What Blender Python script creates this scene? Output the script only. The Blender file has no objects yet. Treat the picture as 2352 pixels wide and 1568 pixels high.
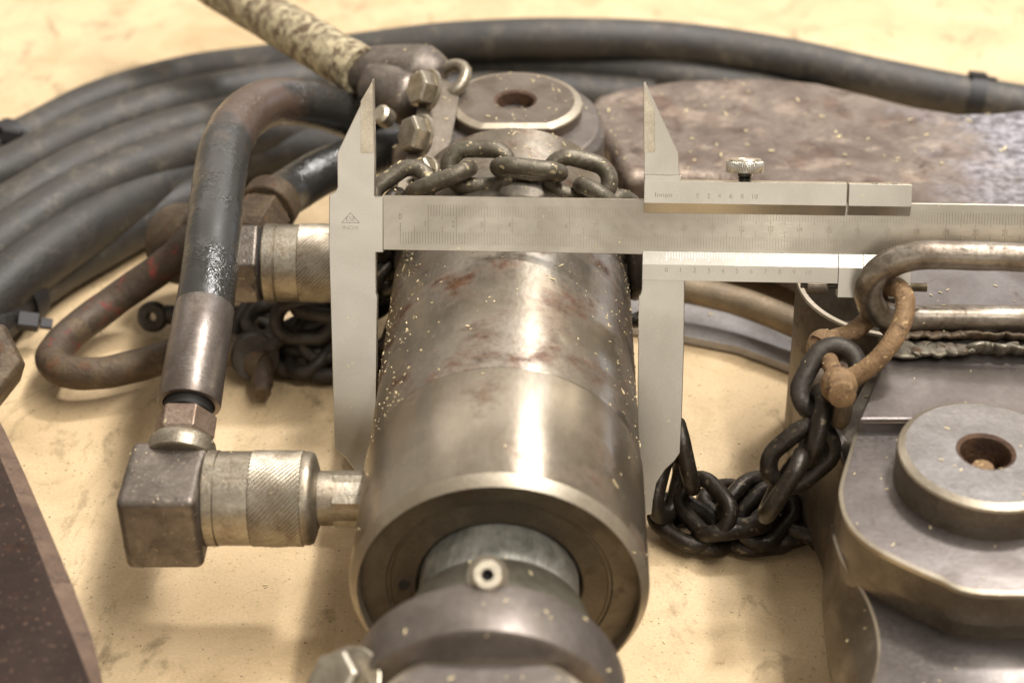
import bpy, math, random
from mathutils import Vector, Matrix, noise
random.seed(7)
S = 0.01                      # all builders below work in centimetres; S turns them into metres
V = lambda *a: Vector(a)
scene = bpy.context.scene
col = scene.collection

# ---------------------------------------------------------------- camera
cam_d = bpy.data.cameras.new('camera'); cam = bpy.data.objects.new('camera', cam_d); col.objects.link(cam)
cam.location = (0, 0, 42.3*S); cam.rotation_euler = (math.radians(55), 0, 0)
cam_d.sensor_width = 36; cam_d.lens = 3906/2352*36
cam_d.clip_start = 0.02; cam_d.clip_end = 60
cam_d.dof.use_dof = True; cam_d.dof.focus_distance = 0.612; cam_d.dof.aperture_fstop = 8.0
cam_d.dof.aperture_blades = 7
scene.camera = cam

# ---------------------------------------------------------------- light of the workshop and added fills
world = bpy.data.worlds.new('World'); scene.world = world; world.use_nodes = True
bg = world.node_tree.nodes['Background']
bg.inputs[0].default_value = (1.0, 0.89, 0.76, 1); bg.inputs[1].default_value = 0.30

def lamp(name, loc, target, sx, sy, power, color):
    d = bpy.data.lights.new(name, 'AREA'); d.shape = 'RECTANGLE'; d.size = sx; d.size_y = sy
    d.energy = power; d.color = color
    o = bpy.data.objects.new(name, d); col.objects.link(o); o.location = loc
    o.rotation_euler = (Vector(target)-Vector(loc)).to_track_quat('-Z', 'Y').to_euler()
    return o
lamp('tube_lamp', (.60, .20, 1.8), (.60, .2001, 0), .08, 2.0, 33, (1, .955, .90))
lamp('ceiling_light', (-.55, 2.9, 1.75), (0, .55, 0), 2.6, 1.5, 11, (1, .92, .83))
lamp('strip_light', (.66, 2.4, 1.3), (0, .45, .1), .12, 1.3, 2.4, (.95, .96, 1))
lamp('window_light', (1.9, 2.2, .35), (0, .5, .06), .25, .7, 3, (.7, .8, 1))
lamp('overhead_light', (-.15, .3, 2.0), (0, .5, .1), .5, .5, .6, (1, .94, .84))
lamp('rear_light', (.95, 1.5, 2.9), (.3, 4.2, 0), .5, .5, 84, (1, .96, .94))  # added unseen lamp, brightens the far floor
lamp('jaw_reflection_fill', (-.45, -2.4, 1.28), (0, .5, .1), 1.9, .7, 4.7, (1, .93, .84))  # added unseen area lamp behind the camera, mirrored in the caliper jaws
scene.view_settings.view_transform = 'Standard'; scene.view_settings.look = 'None'
scene.view_settings.exposure = 0.58; scene.view_settings.gamma = 1
scene.render.engine = 'CYCLES'

# ---------------------------------------------------------------- materials
def lin(h):
    h = h.lstrip('#'); c = [int(h[i:i+2], 16)/255 for i in (0, 2, 4)]
    return tuple(x/12.92 if x <= .04045 else ((x+.055)/1.055)**2.4 for x in c)+(1,)

class NT:
    def __init__(s, name):
        s.m = bpy.data.materials.new(name); s.m.use_nodes = True
        s.t = s.m.node_tree; s.n = s.t.nodes; s.b = s.n['Principled BSDF']
        tc = s.n.new('ShaderNodeTexCoord'); oi = s.n.new('ShaderNodeObjectInfo')
        mul = s.n.new('ShaderNodeVectorMath'); mul.operation = 'MULTIPLY_ADD'
        mul.inputs[1].default_value = (100, 100, 100)
        rr = s.n.new('ShaderNodeVectorMath'); rr.operation = 'SCALE'; rr.inputs[3].default_value = 37
        cb = s.n.new('ShaderNodeCombineXYZ')
        for i in range(3): s.l(oi.outputs['Random'], cb.inputs[i])
        s.l(cb.outputs[0], rr.inputs[0]); s.l(tc.outputs['Object'], mul.inputs[0]); s.l(rr.outputs[0], mul.inputs[2])
        s.co = mul.outputs[0]
        mul2 = s.n.new('ShaderNodeVectorMath'); mul2.operation = 'SCALE'; mul2.inputs[3].default_value = 100
        s.l(tc.outputs['Object'], mul2.inputs[0]); s.raw = mul2.outputs[0]
    def l(s, a, b): s.t.links.new(a, b)
    def noise(s, scale, detail=5, rough=.55, stretch=None, dist=0, co=None):
        n = s.n.new('ShaderNodeTexNoise'); n.inputs['Scale'].default_value = scale
        n.inputs['Detail'].default_value = detail; n.inputs['Roughness'].default_value = rough
        n.inputs['Distortion'].default_value = dist
        co = co or s.co
        if stretch:
            m = s.n.new('ShaderNodeMapping'); m.inputs['Scale'].default_value = stretch
            s.l(co, m.inputs[0]); co = m.outputs[0]
        s.l(co, n.inputs['Vector']); return n.outputs['Fac']
    def ramp(s, f, stops):
        r = s.n.new('ShaderNodeValToRGB'); e = r.color_ramp.elements
        while len(e) < len(stops): e.new(.5)
        for k, (p, c) in enumerate(stops):
            e[k].position = p; e[k].color = c if isinstance(c, tuple) else (c, c, c, 1)
        s.l(f, r.inputs[0]); return r.outputs[0]
    def mix(s, f, a, b, mode='MIX'):
        m = s.n.new('ShaderNodeMix'); m.data_type = 'RGBA'; m.blend_type = mode
        for k, x in ((0, f), (6, a), (7, b)):
            if isinstance(x, (int, float, tuple)): m.inputs[k].default_value = x
            else: s.l(x, m.inputs[k])
        return m.outputs[2]
    def math(s, op, a, b=0.0, clamp=False):
        m = s.n.new('ShaderNodeMath'); m.operation = op; m.use_clamp = clamp
        for k, x in ((0, a), (1, b)):
            if isinstance(x, (int, float)): m.inputs[k].default_value = x
            else: s.l(x, m.inputs[k])
        return m.outputs[0]
    def set(s, k, x):
        if isinstance(x, (int, float, tuple)): s.b.inputs[k].default_value = x
        else: s.l(x, s.b.inputs[k])
    def bump(s, h, dist, strength=1.0, prev=None):
        b = s.n.new('ShaderNodeBump'); b.inputs['Distance'].default_value = dist*S; b.inputs['Strength'].default_value = strength
        s.l(h, b.inputs['Height'])
        if prev: s.l(prev, b.inputs['Normal'])
        s.l(b.outputs[0], s.b.inputs['Normal']); return b.outputs[0]

def worn(name, c1, c2, c3=None, c4=None, metallic=.85, rough=(.28, .5), s=.5, rust=.56, soft=.12, bump=.01, fine=9, aniso=None, spec=.5, var=.4, dist=.5):
    """worn metal: c1 bare, c2 oxide film, c3 rust patches, c4 small pale specks"""
    t = NT(name)
    a = t.noise(s, 6, .6, dist=dist)
    colr = t.mix(t.ramp(a, [(.36, 0.), (.64, 1.)]), lin(c1), lin(c2))
    f = t.noise(fine, 5, .6, stretch=aniso)
    colr = t.mix(var, colr, t.ramp(f, [(.25, (.35, .35, .35, 1)), (.75, (1.5, 1.5, 1.5, 1))]), 'MULTIPLY')
    ro = t.math('ADD', t.math('MULTIPLY', t.ramp(t.math('MULTIPLY', t.math('ADD', a, f), .5), [(.35, 0.), (.65, 1.)]), rough[1]-rough[0]), rough[0])
    met = metallic
    if c3:
        b = t.noise(s*1.7, 8, .68, dist=dist*.8)
        mk = t.ramp(b, [(rust, 0.), (rust+soft, 1.)])
        colr = t.mix(mk, colr, t.mix(t.ramp(t.noise(fine*.35, 4), [(.35, 0.), (.65, 1.)]), lin(c3), tuple(x*.45 for x in lin(c3)[:3])+(1,)))
        met = t.math('MULTIPLY', t.math('SUBTRACT', 1.0, t.math('MULTIPLY', mk, .75)), metallic)
        ro = t.math('ADD', ro, t.math('MULTIPLY', mk, .22), True)
    if c4:
        v = t.noise(fine*.6, 3, .5)
        mk = t.ramp(v, [(.62, 0.), (.70, 1.)])
        colr = t.mix(mk, colr, lin(c4)); 
    t.set('Base Color', colr); t.set('Metallic', met); t.set('Roughness', ro); t.set('Specular IOR Level', spec)
    if bump:
        t.bump(t.math('ADD', f, t.noise(fine*.25, 5, .6)), bump)
    return t.m

M = {}
M['tube'] = worn('stained_steel', '#b0a89b', '#8c8273', '#664a36', metallic=.88, var=.22, dist=.08, rough=(.30, .37), s=.26, rust=.47, soft=.16, bump=.004, fine=7, aniso=(1, .35, 1))
M['collar'] = worn('turned_steel', '#b3a999', '#948776', '#6f543e', metallic=.88, var=.16, dist=.08, rough=(.28, .34), s=.22, rust=.55, soft=.16, bump=.003, fine=7, aniso=(1, .35, 1))
M['face'] = worn('dark_machined_face', '#6f6657', '#574e41', '#5a432d', metallic=.7, rough=(.42, .6), s=.5, rust=.6, bump=.004)
M['rod'] = worn('scratched_rod', '#b4b2a8', '#75746a', metallic=.5, rough=(.3, .5), s=.9, bump=.012, fine=5, aniso=(3, .3, 3))
M['rodcollar'] = worn('oily_collar_steel', '#7d796b', '#5f5a4c', '#51443a', var=.2, metallic=.7, rough=(.35, .5), s=.7, bump=.004)
M['yoke'] = worn('forged_steel', '#7d756e', '#686059', '#5e5147', var=.2, metallic=.75, rough=(.42, .6), s=.6, rust=.6, bump=.006, fine=5)
M['pin'] = worn('pin_steel', '#7a7065', '#61564a', '#5f4636', var=.2, metallic=.8, rough=(.36, .52), s=.7, rust=.58, bump=.006, fine=8)
M['pin_blue'] = worn('greased_pin_steel', '#918d8a', '#76716d', '#5a463c', var=.2, metallic=.85, rough=(.28, .42), s=.6, rust=.62, bump=.014, fine=7)
M['chamfer'] = worn('worn_chamfer', '#b8ae9c', '#9c917f', metallic=.85, rough=(.38, .52), var=.15, bump=.003)
M['bright'] = worn('worn_bright_edge', '#d2c8b4', '#b5ab98', metallic=.9, rough=(.3, .45), bump=.003)
M['rust_hole'] = worn('rusty_bore', '#60452f', '#3c2a1e', metallic=.1, rough=(.6, .9), s=2, bump=.05)
M['coupler'] = worn('coupler_steel', '#aaa292', '#8c8170', '#6d543c', metallic=.88, rough=(.32, .5), s=1.1, rust=.6, bump=.008, fine=9)
M['elbow'] = worn('elbow_steel', '#827970', '#635b53', '#4a3d33', '#958a7c', var=.3, metallic=.8, rough=(.36, .55), s=.9, rust=.6, bump=.016, fine=7)
M['ferrule'] = worn('browned_ferrule', '#8d857e', '#6f655d', '#554338', metallic=.8, rough=(.28, .45), s=.8, rust=.6, bump=.006, aniso=(.5, 2, 2))
M['nut'] = worn('browned_nut', '#a39283', '#836f60', '#665040', metallic=.75, rough=(.38, .55), s=1, bump=.006)
M['rusty'] = worn('brown_rusty_steel', '#63543f', '#493c2f', '#68462c', metallic=.35, rough=(.45, .7), s=.9, rust=.56, bump=.03, fine=6)
M['red_rusty'] = worn('rusty_steel_with_red_paint', '#574a3c', '#43372c', '#8e342c', metallic=.3, rough=(.45, .65), s=.5, rust=.52, soft=.13, bump=.03, fine=6)
M['orange'] = worn('orange_rust', '#8d7150', '#6f563a', '#4f3b2a', '#b59a70', metallic=.15, rough=(.6, .85), s=1.2, rust=.55, bump=.035, fine=9)
M['chain_top'] = worn('dusty_chain_steel', '#6b6557', '#544c3f', '#6c4a34', '#b9aa88', metallic=.55, rough=(.38, .58), s=1.2, rust=.6, bump=.02, fine=6)
M['chain_dark'] = worn('oiled_black_chain', '#3a342c', '#272119', '#47321f', '#655a48', metallic=.5, rough=(.28, .5), s=1.2, rust=.62, bump=.02, fine=6)
M['chain_grey'] = worn('dull_grey_chain', '#4c4740', '#37312a', '#4a3426', metallic=.45, rough=(.45, .62), s=1.2, rust=.6, bump=.02, fine=6)
M['slab'] = worn('scaly_steel_slab', '#85786c', '#62564d', '#6b574a', None, var=.25, metallic=.6, rough=(.38, .62), s=.3, rust=.5, soft=.1, bump=.05, fine=3)
M['slab_blue'] = worn('pitted_blue_steel', '#78757d', '#5c585e', '#6a4f44', '#a9a29a', metallic=.6, rough=(.38, .6), s=.35, rust=.56, bump=.05, fine=3)
M['arm'] = worn('grey_arm_steel', '#7a7470', '#635c58', '#5e4a3e', var=.2, metallic=.8, rough=(.34, .5), s=.45, rust=.62, bump=.006, fine=6)
M['armside'] = worn('dark_arm_side', '#7d7467', '#645a4d', '#6e4a34', metallic=.75, rough=(.4, .58), s=.5, rust=.58, bump=.008)
M['ringrod'] = worn('polished_worn_rod', '#9a9184', '#75695c', '#5b4838', metallic=.85, rough=(.28, .45), s=.9, rust=.56, bump=.008, fine=6)
M['weld'] = worn('weld_metal', '#8f897b', '#716a5b', '#74492f', metallic=.65, rough=(.34, .5), s=1.3, rust=.54, bump=.03, fine=4)
M['brownplate'] = worn('brown_plate_dark_reflection', '#35261f', '#261a14', '#402b20', '#5a4436', metallic=0, rough=(.55, .7), spec=.25, s=.5, bump=.01)  # dark reflection of the plate top is put into its brown
M['brownedge'] = worn('brown_plate_edge_lit_tone', '#75604f', '#5a473a', '#4a382b', metallic=.4, rough=(.4, .55), s=.9, bump=.01)  # paler brown paints in the light caught by the plate's chamfer
M['stainless'] = worn('brushed_stainless', '#cac6bc', '#b9b4a9', metallic=.93, rough=(.27, .34), var=.16, s=.18, bump=.0002, fine=9, aniso=(3, .2, 2))
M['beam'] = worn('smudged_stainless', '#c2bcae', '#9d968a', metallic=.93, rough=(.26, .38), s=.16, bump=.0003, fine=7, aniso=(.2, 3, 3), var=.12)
M['bolt'] = worn('zinc_bolt', '#bdb5a4', '#9b917f', '#75634c', metallic=.88, rough=(.28, .42), s=1.5, rust=.64, bump=.006)
M['pipe'] = worn('tan_pipe', '#8a7a62', '#6f6250', metallic=.4, rough=(.4, .6), s=.7, bump=.02)
M['strip'] = worn('blue_grey_steel_strip', '#b3afad', '#9c9793', metallic=.3, rough=(.4, .55), s=.5, bump=.01)
M['thread'] = worn('dark_thread_steel', '#5a5750', '#3f3c37', metallic=.85, rough=(.3, .45), bump=.004)

def blue_zone(m):
    # the forging turns bluish grey and finely pitted towards its right end
    t = m.node_tree; n = t.nodes; b = n['Principled BSDF']; old = b.inputs['Base Color'].links[0].from_socket
    tc = n.new('ShaderNodeTexCoord'); sp = n.new('ShaderNodeSeparateXYZ'); t.links.new(tc.outputs['Object'], sp.inputs[0])
    nz = n.new('ShaderNodeTexNoise'); nz.inputs['Scale'].default_value = 45; nz.inputs['Detail'].default_value = 5; t.links.new(tc.outputs['Object'], nz.inputs['Vector'])
    a = n.new('ShaderNodeMath'); a.operation = 'MULTIPLY_ADD'; a.inputs[1].default_value = .08; t.links.new(nz.outputs['Fac'], a.inputs[0]); t.links.new(sp.outputs['X'], a.inputs[2])
    r_ = n.new('ShaderNodeValToRGB'); r_.color_ramp.elements[0].position = .055; r_.color_ramp.elements[1].position = .10; t.links.new(a.outputs[0], r_.inputs[0])
    mx = n.new('ShaderNodeMix'); mx.data_type = 'RGBA'; t.links.new(r_.outputs[0], mx.inputs[0]); t.links.new(old, mx.inputs[6])
    n2 = n.new('ShaderNodeTexNoise'); n2.inputs['Scale'].default_value = 260; n2.inputs['Detail'].default_value = 5; t.links.new(tc.outputs['Object'], n2.inputs['Vector'])
    r2 = n.new('ShaderNodeValToRGB'); r2.color_ramp.elements[0].position = .35; r2.color_ramp.elements[0].color = lin('#5e5a5c'); r2.color_ramp.elements[1].position = .65; r2.color_ramp.elements[1].color = lin('#a09da2'); t.links.new(n2.outputs['Fac'], r2.inputs[0])
    t.links.new(r2.outputs[0], mx.inputs[7]); t.links.new(mx.outputs[2], b.inputs['Base Color'])
blue_zone(M['slab'])
def scale_patches(m):
    # cream and pinkish flaking scale towards the left end of the forging
    t = m.node_tree; n = t.nodes; b = n['Principled BSDF']; old = b.inputs['Base Color'].links[0].from_socket
    tc = n.new('ShaderNodeTexCoord'); nz = n.new('ShaderNodeTexNoise'); nz.inputs['Scale'].default_value = 42; nz.inputs['Detail'].default_value = 8; nz.inputs['Roughness'].default_value = .68; nz.inputs['Distortion'].default_value = .5
    mp = n.new('ShaderNodeMapping'); mp.inputs['Scale'].default_value = (1, 1.7, 1); t.links.new(tc.outputs['Object'], mp.inputs[0]); t.links.new(mp.outputs[0], nz.inputs['Vector'])
    r_ = n.new('ShaderNodeValToRGB'); r_.color_ramp.elements[0].position = .53; r_.color_ramp.elements[1].position = .60; t.links.new(nz.outputs['Fac'], r_.inputs[0])
    c = n.new('ShaderNodeValToRGB'); c.color_ramp.elements[0].position = .4; c.color_ramp.elements[0].color = lin('#a08976'); c.color_ramp.elements[1].position = .6; c.color_ramp.elements[1].color = lin('#d8c6b0')
    n2 = n.new('ShaderNodeTexNoise'); n2.inputs['Scale'].default_value = 120; n2.inputs['Detail'].default_value = 5; t.links.new(tc.outputs['Object'], n2.inputs['Vector']); t.links.new(n2.outputs['Fac'], c.inputs[0])
    sp = n.new('ShaderNodeSeparateXYZ'); t.links.new(tc.outputs['Object'], sp.inputs[0])
    g = n.new('ShaderNodeMapRange'); g.inputs['From Min'].default_value = .03; g.inputs['From Max'].default_value = .07; g.inputs['To Min'].default_value = .24; g.inputs['To Max'].default_value = 0; t.links.new(sp.outputs['X'], g.inputs['Value'])
    k = n.new('ShaderNodeMath'); k.operation = 'MULTIPLY'; t.links.new(r_.outputs[0], k.inputs[0]); t.links.new(g.outputs[0], k.inputs[1])
    mx = n.new('ShaderNodeMix'); mx.data_type = 'RGBA'; t.links.new(k.outputs[0], mx.inputs[0]); t.links.new(old, mx.inputs[6]); t.links.new(c.outputs[0], mx.inputs[7]); t.links.new(mx.outputs[2], b.inputs['Base Color'])
scale_patches(M['slab'])

def turned(m):
    # turned surface: fine circumferential tool marks stretch the highlights along the axis
    n = m.node_tree.nodes; b = n['Principled BSDF']; tg = n.new('ShaderNodeTangent'); tg.direction_type = 'RADIAL'; tg.axis = 'Y'
    m.node_tree.links.new(tg.outputs[0], b.inputs['Tangent']); b.inputs['Anisotropic'].default_value = .85; b.inputs['Anisotropic Rotation'].default_value = .25
turned(M['tube']); turned(M['collar'])

def flat(name, h, rough=.5, metallic=0.0):
    t = NT(name); a = t.noise(4, 3)
    c = lin(h); t.set('Base Color', t.mix(a, tuple(x*.8 for x in c[:3])+(1,), tuple(min(1, x*1.2) for x in c[:3])+(1,)))
    t.set('Roughness', rough); t.set('Metallic', metallic); return t.m
M['etch'] = flat('etched_mark', '#766d5f', .6, .4)
M['etch_faint'] = flat('faint_etched_mark', '#9c9282', .45, .8)
M['etch_light'] = flat('light_etched_mark', '#f4efe4', .4, .5)
M['tie'] = flat('black_nylon', '#1d1b1c', .55)
M['straw'] = flat('straw_coloured_shaving', '#dccba0', .5)
M['black'] = flat('black_shadow_gap', '#15120e', .7)

def rubber(name, c1, c2, dust, gloss=.5):
    t = NT(name)
    a = t.noise(.5, 6, .6, stretch=(1, 1, 1), dist=.5); f = t.noise(7, 5, .6)
    c = t.mix(t.ramp(a, [(.35, 0.), (.65, 1.)]), lin(c1), lin(c2))
    d = t.ramp(t.noise(.9, 7, .7), [(.52, 0.), (.75, .6)])
    c = t.mix(d, c, lin(dust)); t.set('Base Color', t.mix(.3, c, t.ramp(f, [(.3, .4), (.7, 1.4)]), 'MULTIPLY'))
    t.set('Roughness', t.math('ADD', t.math('MULTIPLY', a, .3), gloss-.12)); t.bump(t.math('ADD', f, t.noise(1.6, 4)), .03)
    return t.m
M['rubber'] = rubber('dusty_black_rubber', '#312f2b', '#413d37', '#776e5d', .5)
M['rubber2'] = rubber('dark_rubber', '#2b2926', '#37342f', '#5f584c', .48)

def hose_skin():
    t = NT('oily_black_hose_skin')
    a = t.noise(.45, 6, .6, dist=.5)
    c = t.mix(t.ramp(a, [(.58, 0.), (.66, 1.)]), lin('#2e2d2a'), lin('#37322c'))
    bend = V(-10.58, 63.15, 9.58)-V(-11.60, 49.84, 0.00)
    ds = t.n.new('ShaderNodeVectorMath'); ds.operation = 'DISTANCE'; ds.inputs[1].default_value = tuple(bend); t.l(t.raw, ds.inputs[0])
    mk = t.ramp(t.math('ADD', t.math('MULTIPLY', ds.outputs['Value'], .12), t.math('MULTIPLY', t.noise(.8, 5, .6), .7)), [(.62, 1.), (.78, 0.)])
    c = t.mix(t.math('MULTIPLY', mk, .8), c, lin('#58463a'))
    wet = t.math('MULTIPLY', t.ramp(t.noise(.55, 3, .5), [(.44, 0.), (.66, 1.)]), 1.0)
    w = t.n.new('ShaderNodeTexNoise'); w.inputs['Scale'].default_value = 4.5; w.inputs['Detail'].default_value = 4; w.inputs['Distortion'].default_value = 1.2; t.l(t.co, w.inputs['Vector'])
    t.set('Base Color', c); t.set('Roughness', t.math('SUBTRACT', .40, t.math('MULTIPLY', wet, .24)))
    h = t.math('ADD', t.math('MULTIPLY', t.math('MULTIPLY', w.outputs['Fac'], wet), 2.2), t.math('MULTIPLY', t.noise(8, 4), .25))
    t.bump(h, .03); t.set('Specular IOR Level', .7); return t.m
M['hose'] = hose_skin()

def flaky():
    t = NT('flaking_cream_paint')
    n = t.noise(2.1, 9, .74, stretch=(1, 1, 1), dist=.3)
    mk = t.ramp(n, [(.41, 0.), (.55, 1.)])
    und = t.mix(t.noise(2, 5), lin('#7d6a53'), lin('#5a4937'))
    pa = t.mix(t.noise(.9, 5), lin('#d3c7a6'), lin('#a89a76'))
    t.set('Base Color', t.mix(mk, und, pa)); t.set('Roughness', .55); t.set('Metallic', t.math('MULTIPLY', t.math('SUBTRACT', 1., mk), .4))
    t.bump(t.math('ADD', mk, t.math('MULTIPLY', t.noise(6, 4), .4)), .04); return t.m
M['flaky'] = flaky()

def floor_mat():
    t = NT('stained_beige_board')
    co = t.raw
    big = t.noise(.045, 5, .55, dist=.4, co=co); mid = t.noise(.22, 6, .62, dist=.8, co=co); fine = t.noise(9, 4, .6, co=co)
    c = t.mix(t.ramp(big, [(.3, 0.), (.7, 1.)]), lin('#d9c29c'), lin('#c5aa82'))
    c = t.mix(t.math('MULTIPLY', t.ramp(mid, [(.46, 0.), (.70, 1.)]), .55), c, lin('#9d8761'))
    sm = t.noise(.34, 7, .7, dist=1.4, stretch=(1, .6, 1), co=co)
    c = t.mix(t.math('MULTIPLY', t.ramp(sm, [(.55, 0.), (.70, 1.)]), .72), c, lin('#66573c'))
    gr = t.noise(2.6, 5, .7, co=co)
    c = t.mix(t.math('MULTIPLY', t.ramp(gr, [(.60, 0.), (.70, 1.)]), .5), c, lin('#735737'))
    sp = t.noise(6.5, 2, .5, co=co)
    c = t.mix(t.math('MULTIPLY', t.ramp(sp, [(.69, 0.), (.72, 1.)]), .75), c, lin('#3d3122'))
    c = t.mix(.28, c, t.ramp(fine, [(.3, .65), (.7, 1.3)]), 'MULTIPLY')
    # faint creases where sheets of board meet
    w = t.n.new('ShaderNodeTexVoronoi'); w.feature = 'DISTANCE_TO_EDGE'; w.inputs['Scale'].default_value = .06
    md = t.n.new('ShaderNodeMapping'); md.inputs['Rotation'].default_value = (0, 0, .4)
    nz = t.n.new('ShaderNodeTexNoise'); nz.inputs['Scale'].default_value = .35; t.l(co, nz.inputs['Vector'])
    va = t.n.new('ShaderNodeVectorMath'); va.operation = 'MULTIPLY_ADD'; va.inputs[1].default_value = (2, 2, 2)
    t.l(nz.outputs['Color'], va.inputs[0]); t.l(co, va.inputs[2]); t.l(va.outputs[0], md.inputs[0]); t.l(md.outputs[0], w.inputs['Vector'])
    cr = t.ramp(w.outputs['Distance'], [(.0, 1.), (.006, 0.)])
    c = t.mix(t.math('MULTIPLY', cr, .0), c, lin('#8d7348'))
    t.set('Base Color', c); t.set('Roughness', .62); t.set('Specular IOR Level', .35)
    t.bump(t.math('ADD', t.math('MULTIPLY', fine, .35), t.math('ADD', t.math('MULTIPLY', mid, 1.5), t.math('MULTIPLY', gr, .5))), .05); return t.m
M['floor'] = floor_mat()

# ---------------------------------------------------------------- mesh helpers (centimetres)
ORG = {}
def frame(o, z, x=None):
    z = Vector(z).normalized()
    x = Vector(x) if x is not None else (Vector((1, 0, 0)) if abs(z.x) < .9 else Vector((0, 1, 0)))
    x = (x - z*x.dot(z)).normalized(); y = z.cross(x)
    m = Matrix((x, y, z)).transposed().to_4x4(); m.translation = Vector(o); return m

def catmull(P, n=10, closed=False):
    P = [Vector(p) for p in P]; out = []; N = len(P); segs = N if closed else N-1
    for i in range(segs):
        if closed: a, b, c, d = P[i-1], P[i], P[(i+1) % N], P[(i+2) % N]
        else: a, b, c, d = P[max(i-1, 0)], P[i], P[i+1], P[min(i+2, N-1)]
        for k in range(n):
            t = k/n
            out.append(.5*((2*b)+(c-a)*t+(2*a-5*b+4*c-d)*t*t+(3*b-a-3*c+d)*t**3))
    if not closed: out.append(P[-1])
    return out

class MB:
    def __init__(s): s.v = []; s.f = []
    def add(s, v, f):
        k = len(s.v); s.v += [Vector(p) for p in v]; s.f += [[i+k for i in q] for q in f]; return s
    def tube(s, P, r, seg=20, closed=False, squash=None, wob=0, wf=1.0):
        P = [Vector(p) for p in P]; N = len(P); rs = r if isinstance(r, (list, tuple)) else [r]*N
        v = []; f = []; up = None
        for i, p in enumerate(P):
            a = P[i-1] if (i or closed) else P[0]; b = P[(i+1) % N] if (i < N-1 or closed) else P[-1]
            t = (b-a).normalized()
            if up is None: up = Vector((0, 0, 1)) if abs(t.z) < .9 else Vector((1, 0, 0))
            x = (up-t*up.dot(t)).normalized(); up = x; y = t.cross(x)
            for k in range(seg):
                an = 2*math.pi*k/seg; q = math.cos(an)*x*(squash or 1)+math.sin(an)*y
                rr = rs[i]
                if wob: rr *= 1+wob*noise.noise((p+q*rs[i])*wf)
                v.append(p+q*rr)
        for i in range(N if closed else N-1):
            j = (i+1) % N
            for k in range(seg):
                l = (k+1) % seg; f.append([i*seg+k, i*seg+l, j*seg+l, j*seg+k])
        if not closed:
            f.append([k for k in range(seg)][::-1]); f.append([(N-1)*seg+k for k in range(seg)])
        return s.add(v, f)
    def lathe(s, prof, m, seg=64, knurl=None, caps=True):
        v = []; f = []; N = len(prof)
        for i, (r, h) in enumerate(prof):
            for k in range(seg):
                a = 2*math.pi*k/seg; rr = r
                v.append(m @ Vector((rr*math.cos(a), rr*math.sin(a), h)))
        for i in range(N-1):
            for k in range(seg):
                l = (k+1) % seg; f.append([i*seg+k, i*seg+l, (i+1)*seg+l, (i+1)*seg+k])
        if caps: f.append([k for k in range(seg)][::-1]); f.append([(N-1)*seg+k for k in range(seg)])
        return s.add(v, f)
    def prism(s, out, m, z0, z1):
        n = len(out); v = [m @ Vector((x, y, z0)) for x, y in out]+[m @ Vector((x, y, z1)) for x, y in out]
        f = [list(range(n))[::-1], list(range(n, 2*n))]+[[i, (i+1) % n, n+(i+1) % n, n+i] for i in range(n)]
        return s.add(v, f)
    def loft(s, rings, caps=True):
        n = len(rings[0]); v = [p for r in rings for p in r]; f = []
        for i in range(len(rings)-1):
            for k in range(n):
                l = (k+1) % n; f.append([i*n+k, i*n+l, (i+1)*n+l, (i+1)*n+k])
        if caps: f.append(list(range(n))[::-1]); f.append([(len(rings)-1)*n+k for k in range(n)])
        return s.add(v, f)
    def box(s, m, x0, x1, y0, y1, z0, z1):
        return s.prism([(x0, y0), (x1, y0), (x1, y1), (x0, y1)], m, z0, z1)
    def slab(s, pts, vec):
        n = len(pts); pts = [Vector(p) for p in pts]; vec = Vector(vec)
        return s.add(pts+[p+vec for p in pts], [list(range(n))[::-1], list(range(n, 2*n))]+[[i, (i+1) % n, n+(i+1) % n, n+i] for i in range(n)])
    def mesh(s, name, org=Vector((0, 0, 0)), smooth=35):
        import bmesh
        me = bpy.data.meshes.new(name)
        me.from_pydata([tuple((p-org)*S) for p in s.v], [], s.f)
        bm = bmesh.new(); bm.from_mesh(me)
        bmesh.ops.recalc_face_normals(bm, faces=bm.faces)
        for e in bm.edges:
            if len(e.link_faces) == 2: e.smooth = e.calc_face_angle(0) < math.radians(smooth)
        for fc in bm.faces: fc.smooth = True
        bm.to_mesh(me); bm.free(); return me
    def build(s, name, mat, parent=None, bevel=0, bseg=2, smooth=35, org=None):
        if parent is not None: o_ = ORG[parent]
        else: o_ = Vector(org) if org is not None else Vector((0, 0, 0))
        me = s.mesh(name, o_, smooth); me.materials.append(M[mat] if isinstance(mat, str) else mat)
        o = bpy.data.objects.new(name, me); col.objects.link(o)
        if parent is not None: o.parent = parent
        else: o.location = o_*S
        ORG[o] = o_.copy()
        if bevel:
            b = o.modifiers.new('bevel', 'BEVEL'); b.width = bevel*S; b.segments = bseg; b.limit_method = 'ANGLE'; b.angle_limit = math.radians(38)
            b.harden_normals = True
        return o

def tag(o, label, cat, group=None, kind=None):
    o['label'] = label; o['category'] = cat
    if group: o['group'] = group
    if kind: o['kind'] = kind
    return o
def thing(name, loc, label, cat, group=None):
    o = bpy.data.objects.new(name, None); col.objects.link(o); o.empty_display_size = .02
    o.location = Vector(loc)*S; ORG[o] = Vector(loc); return tag(o, label, cat, group)

# ---------------------------------------------------------------- floor
g = MB(); N_ = 60
g.add([V(-300, -60, 0), V(300, -60, 0), V(300, 700, 0), V(-300, 700, 0)], [[0, 1, 2, 3]])
fl = g.build('floor', 'floor'); fl['kind'] = 'structure'

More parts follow.
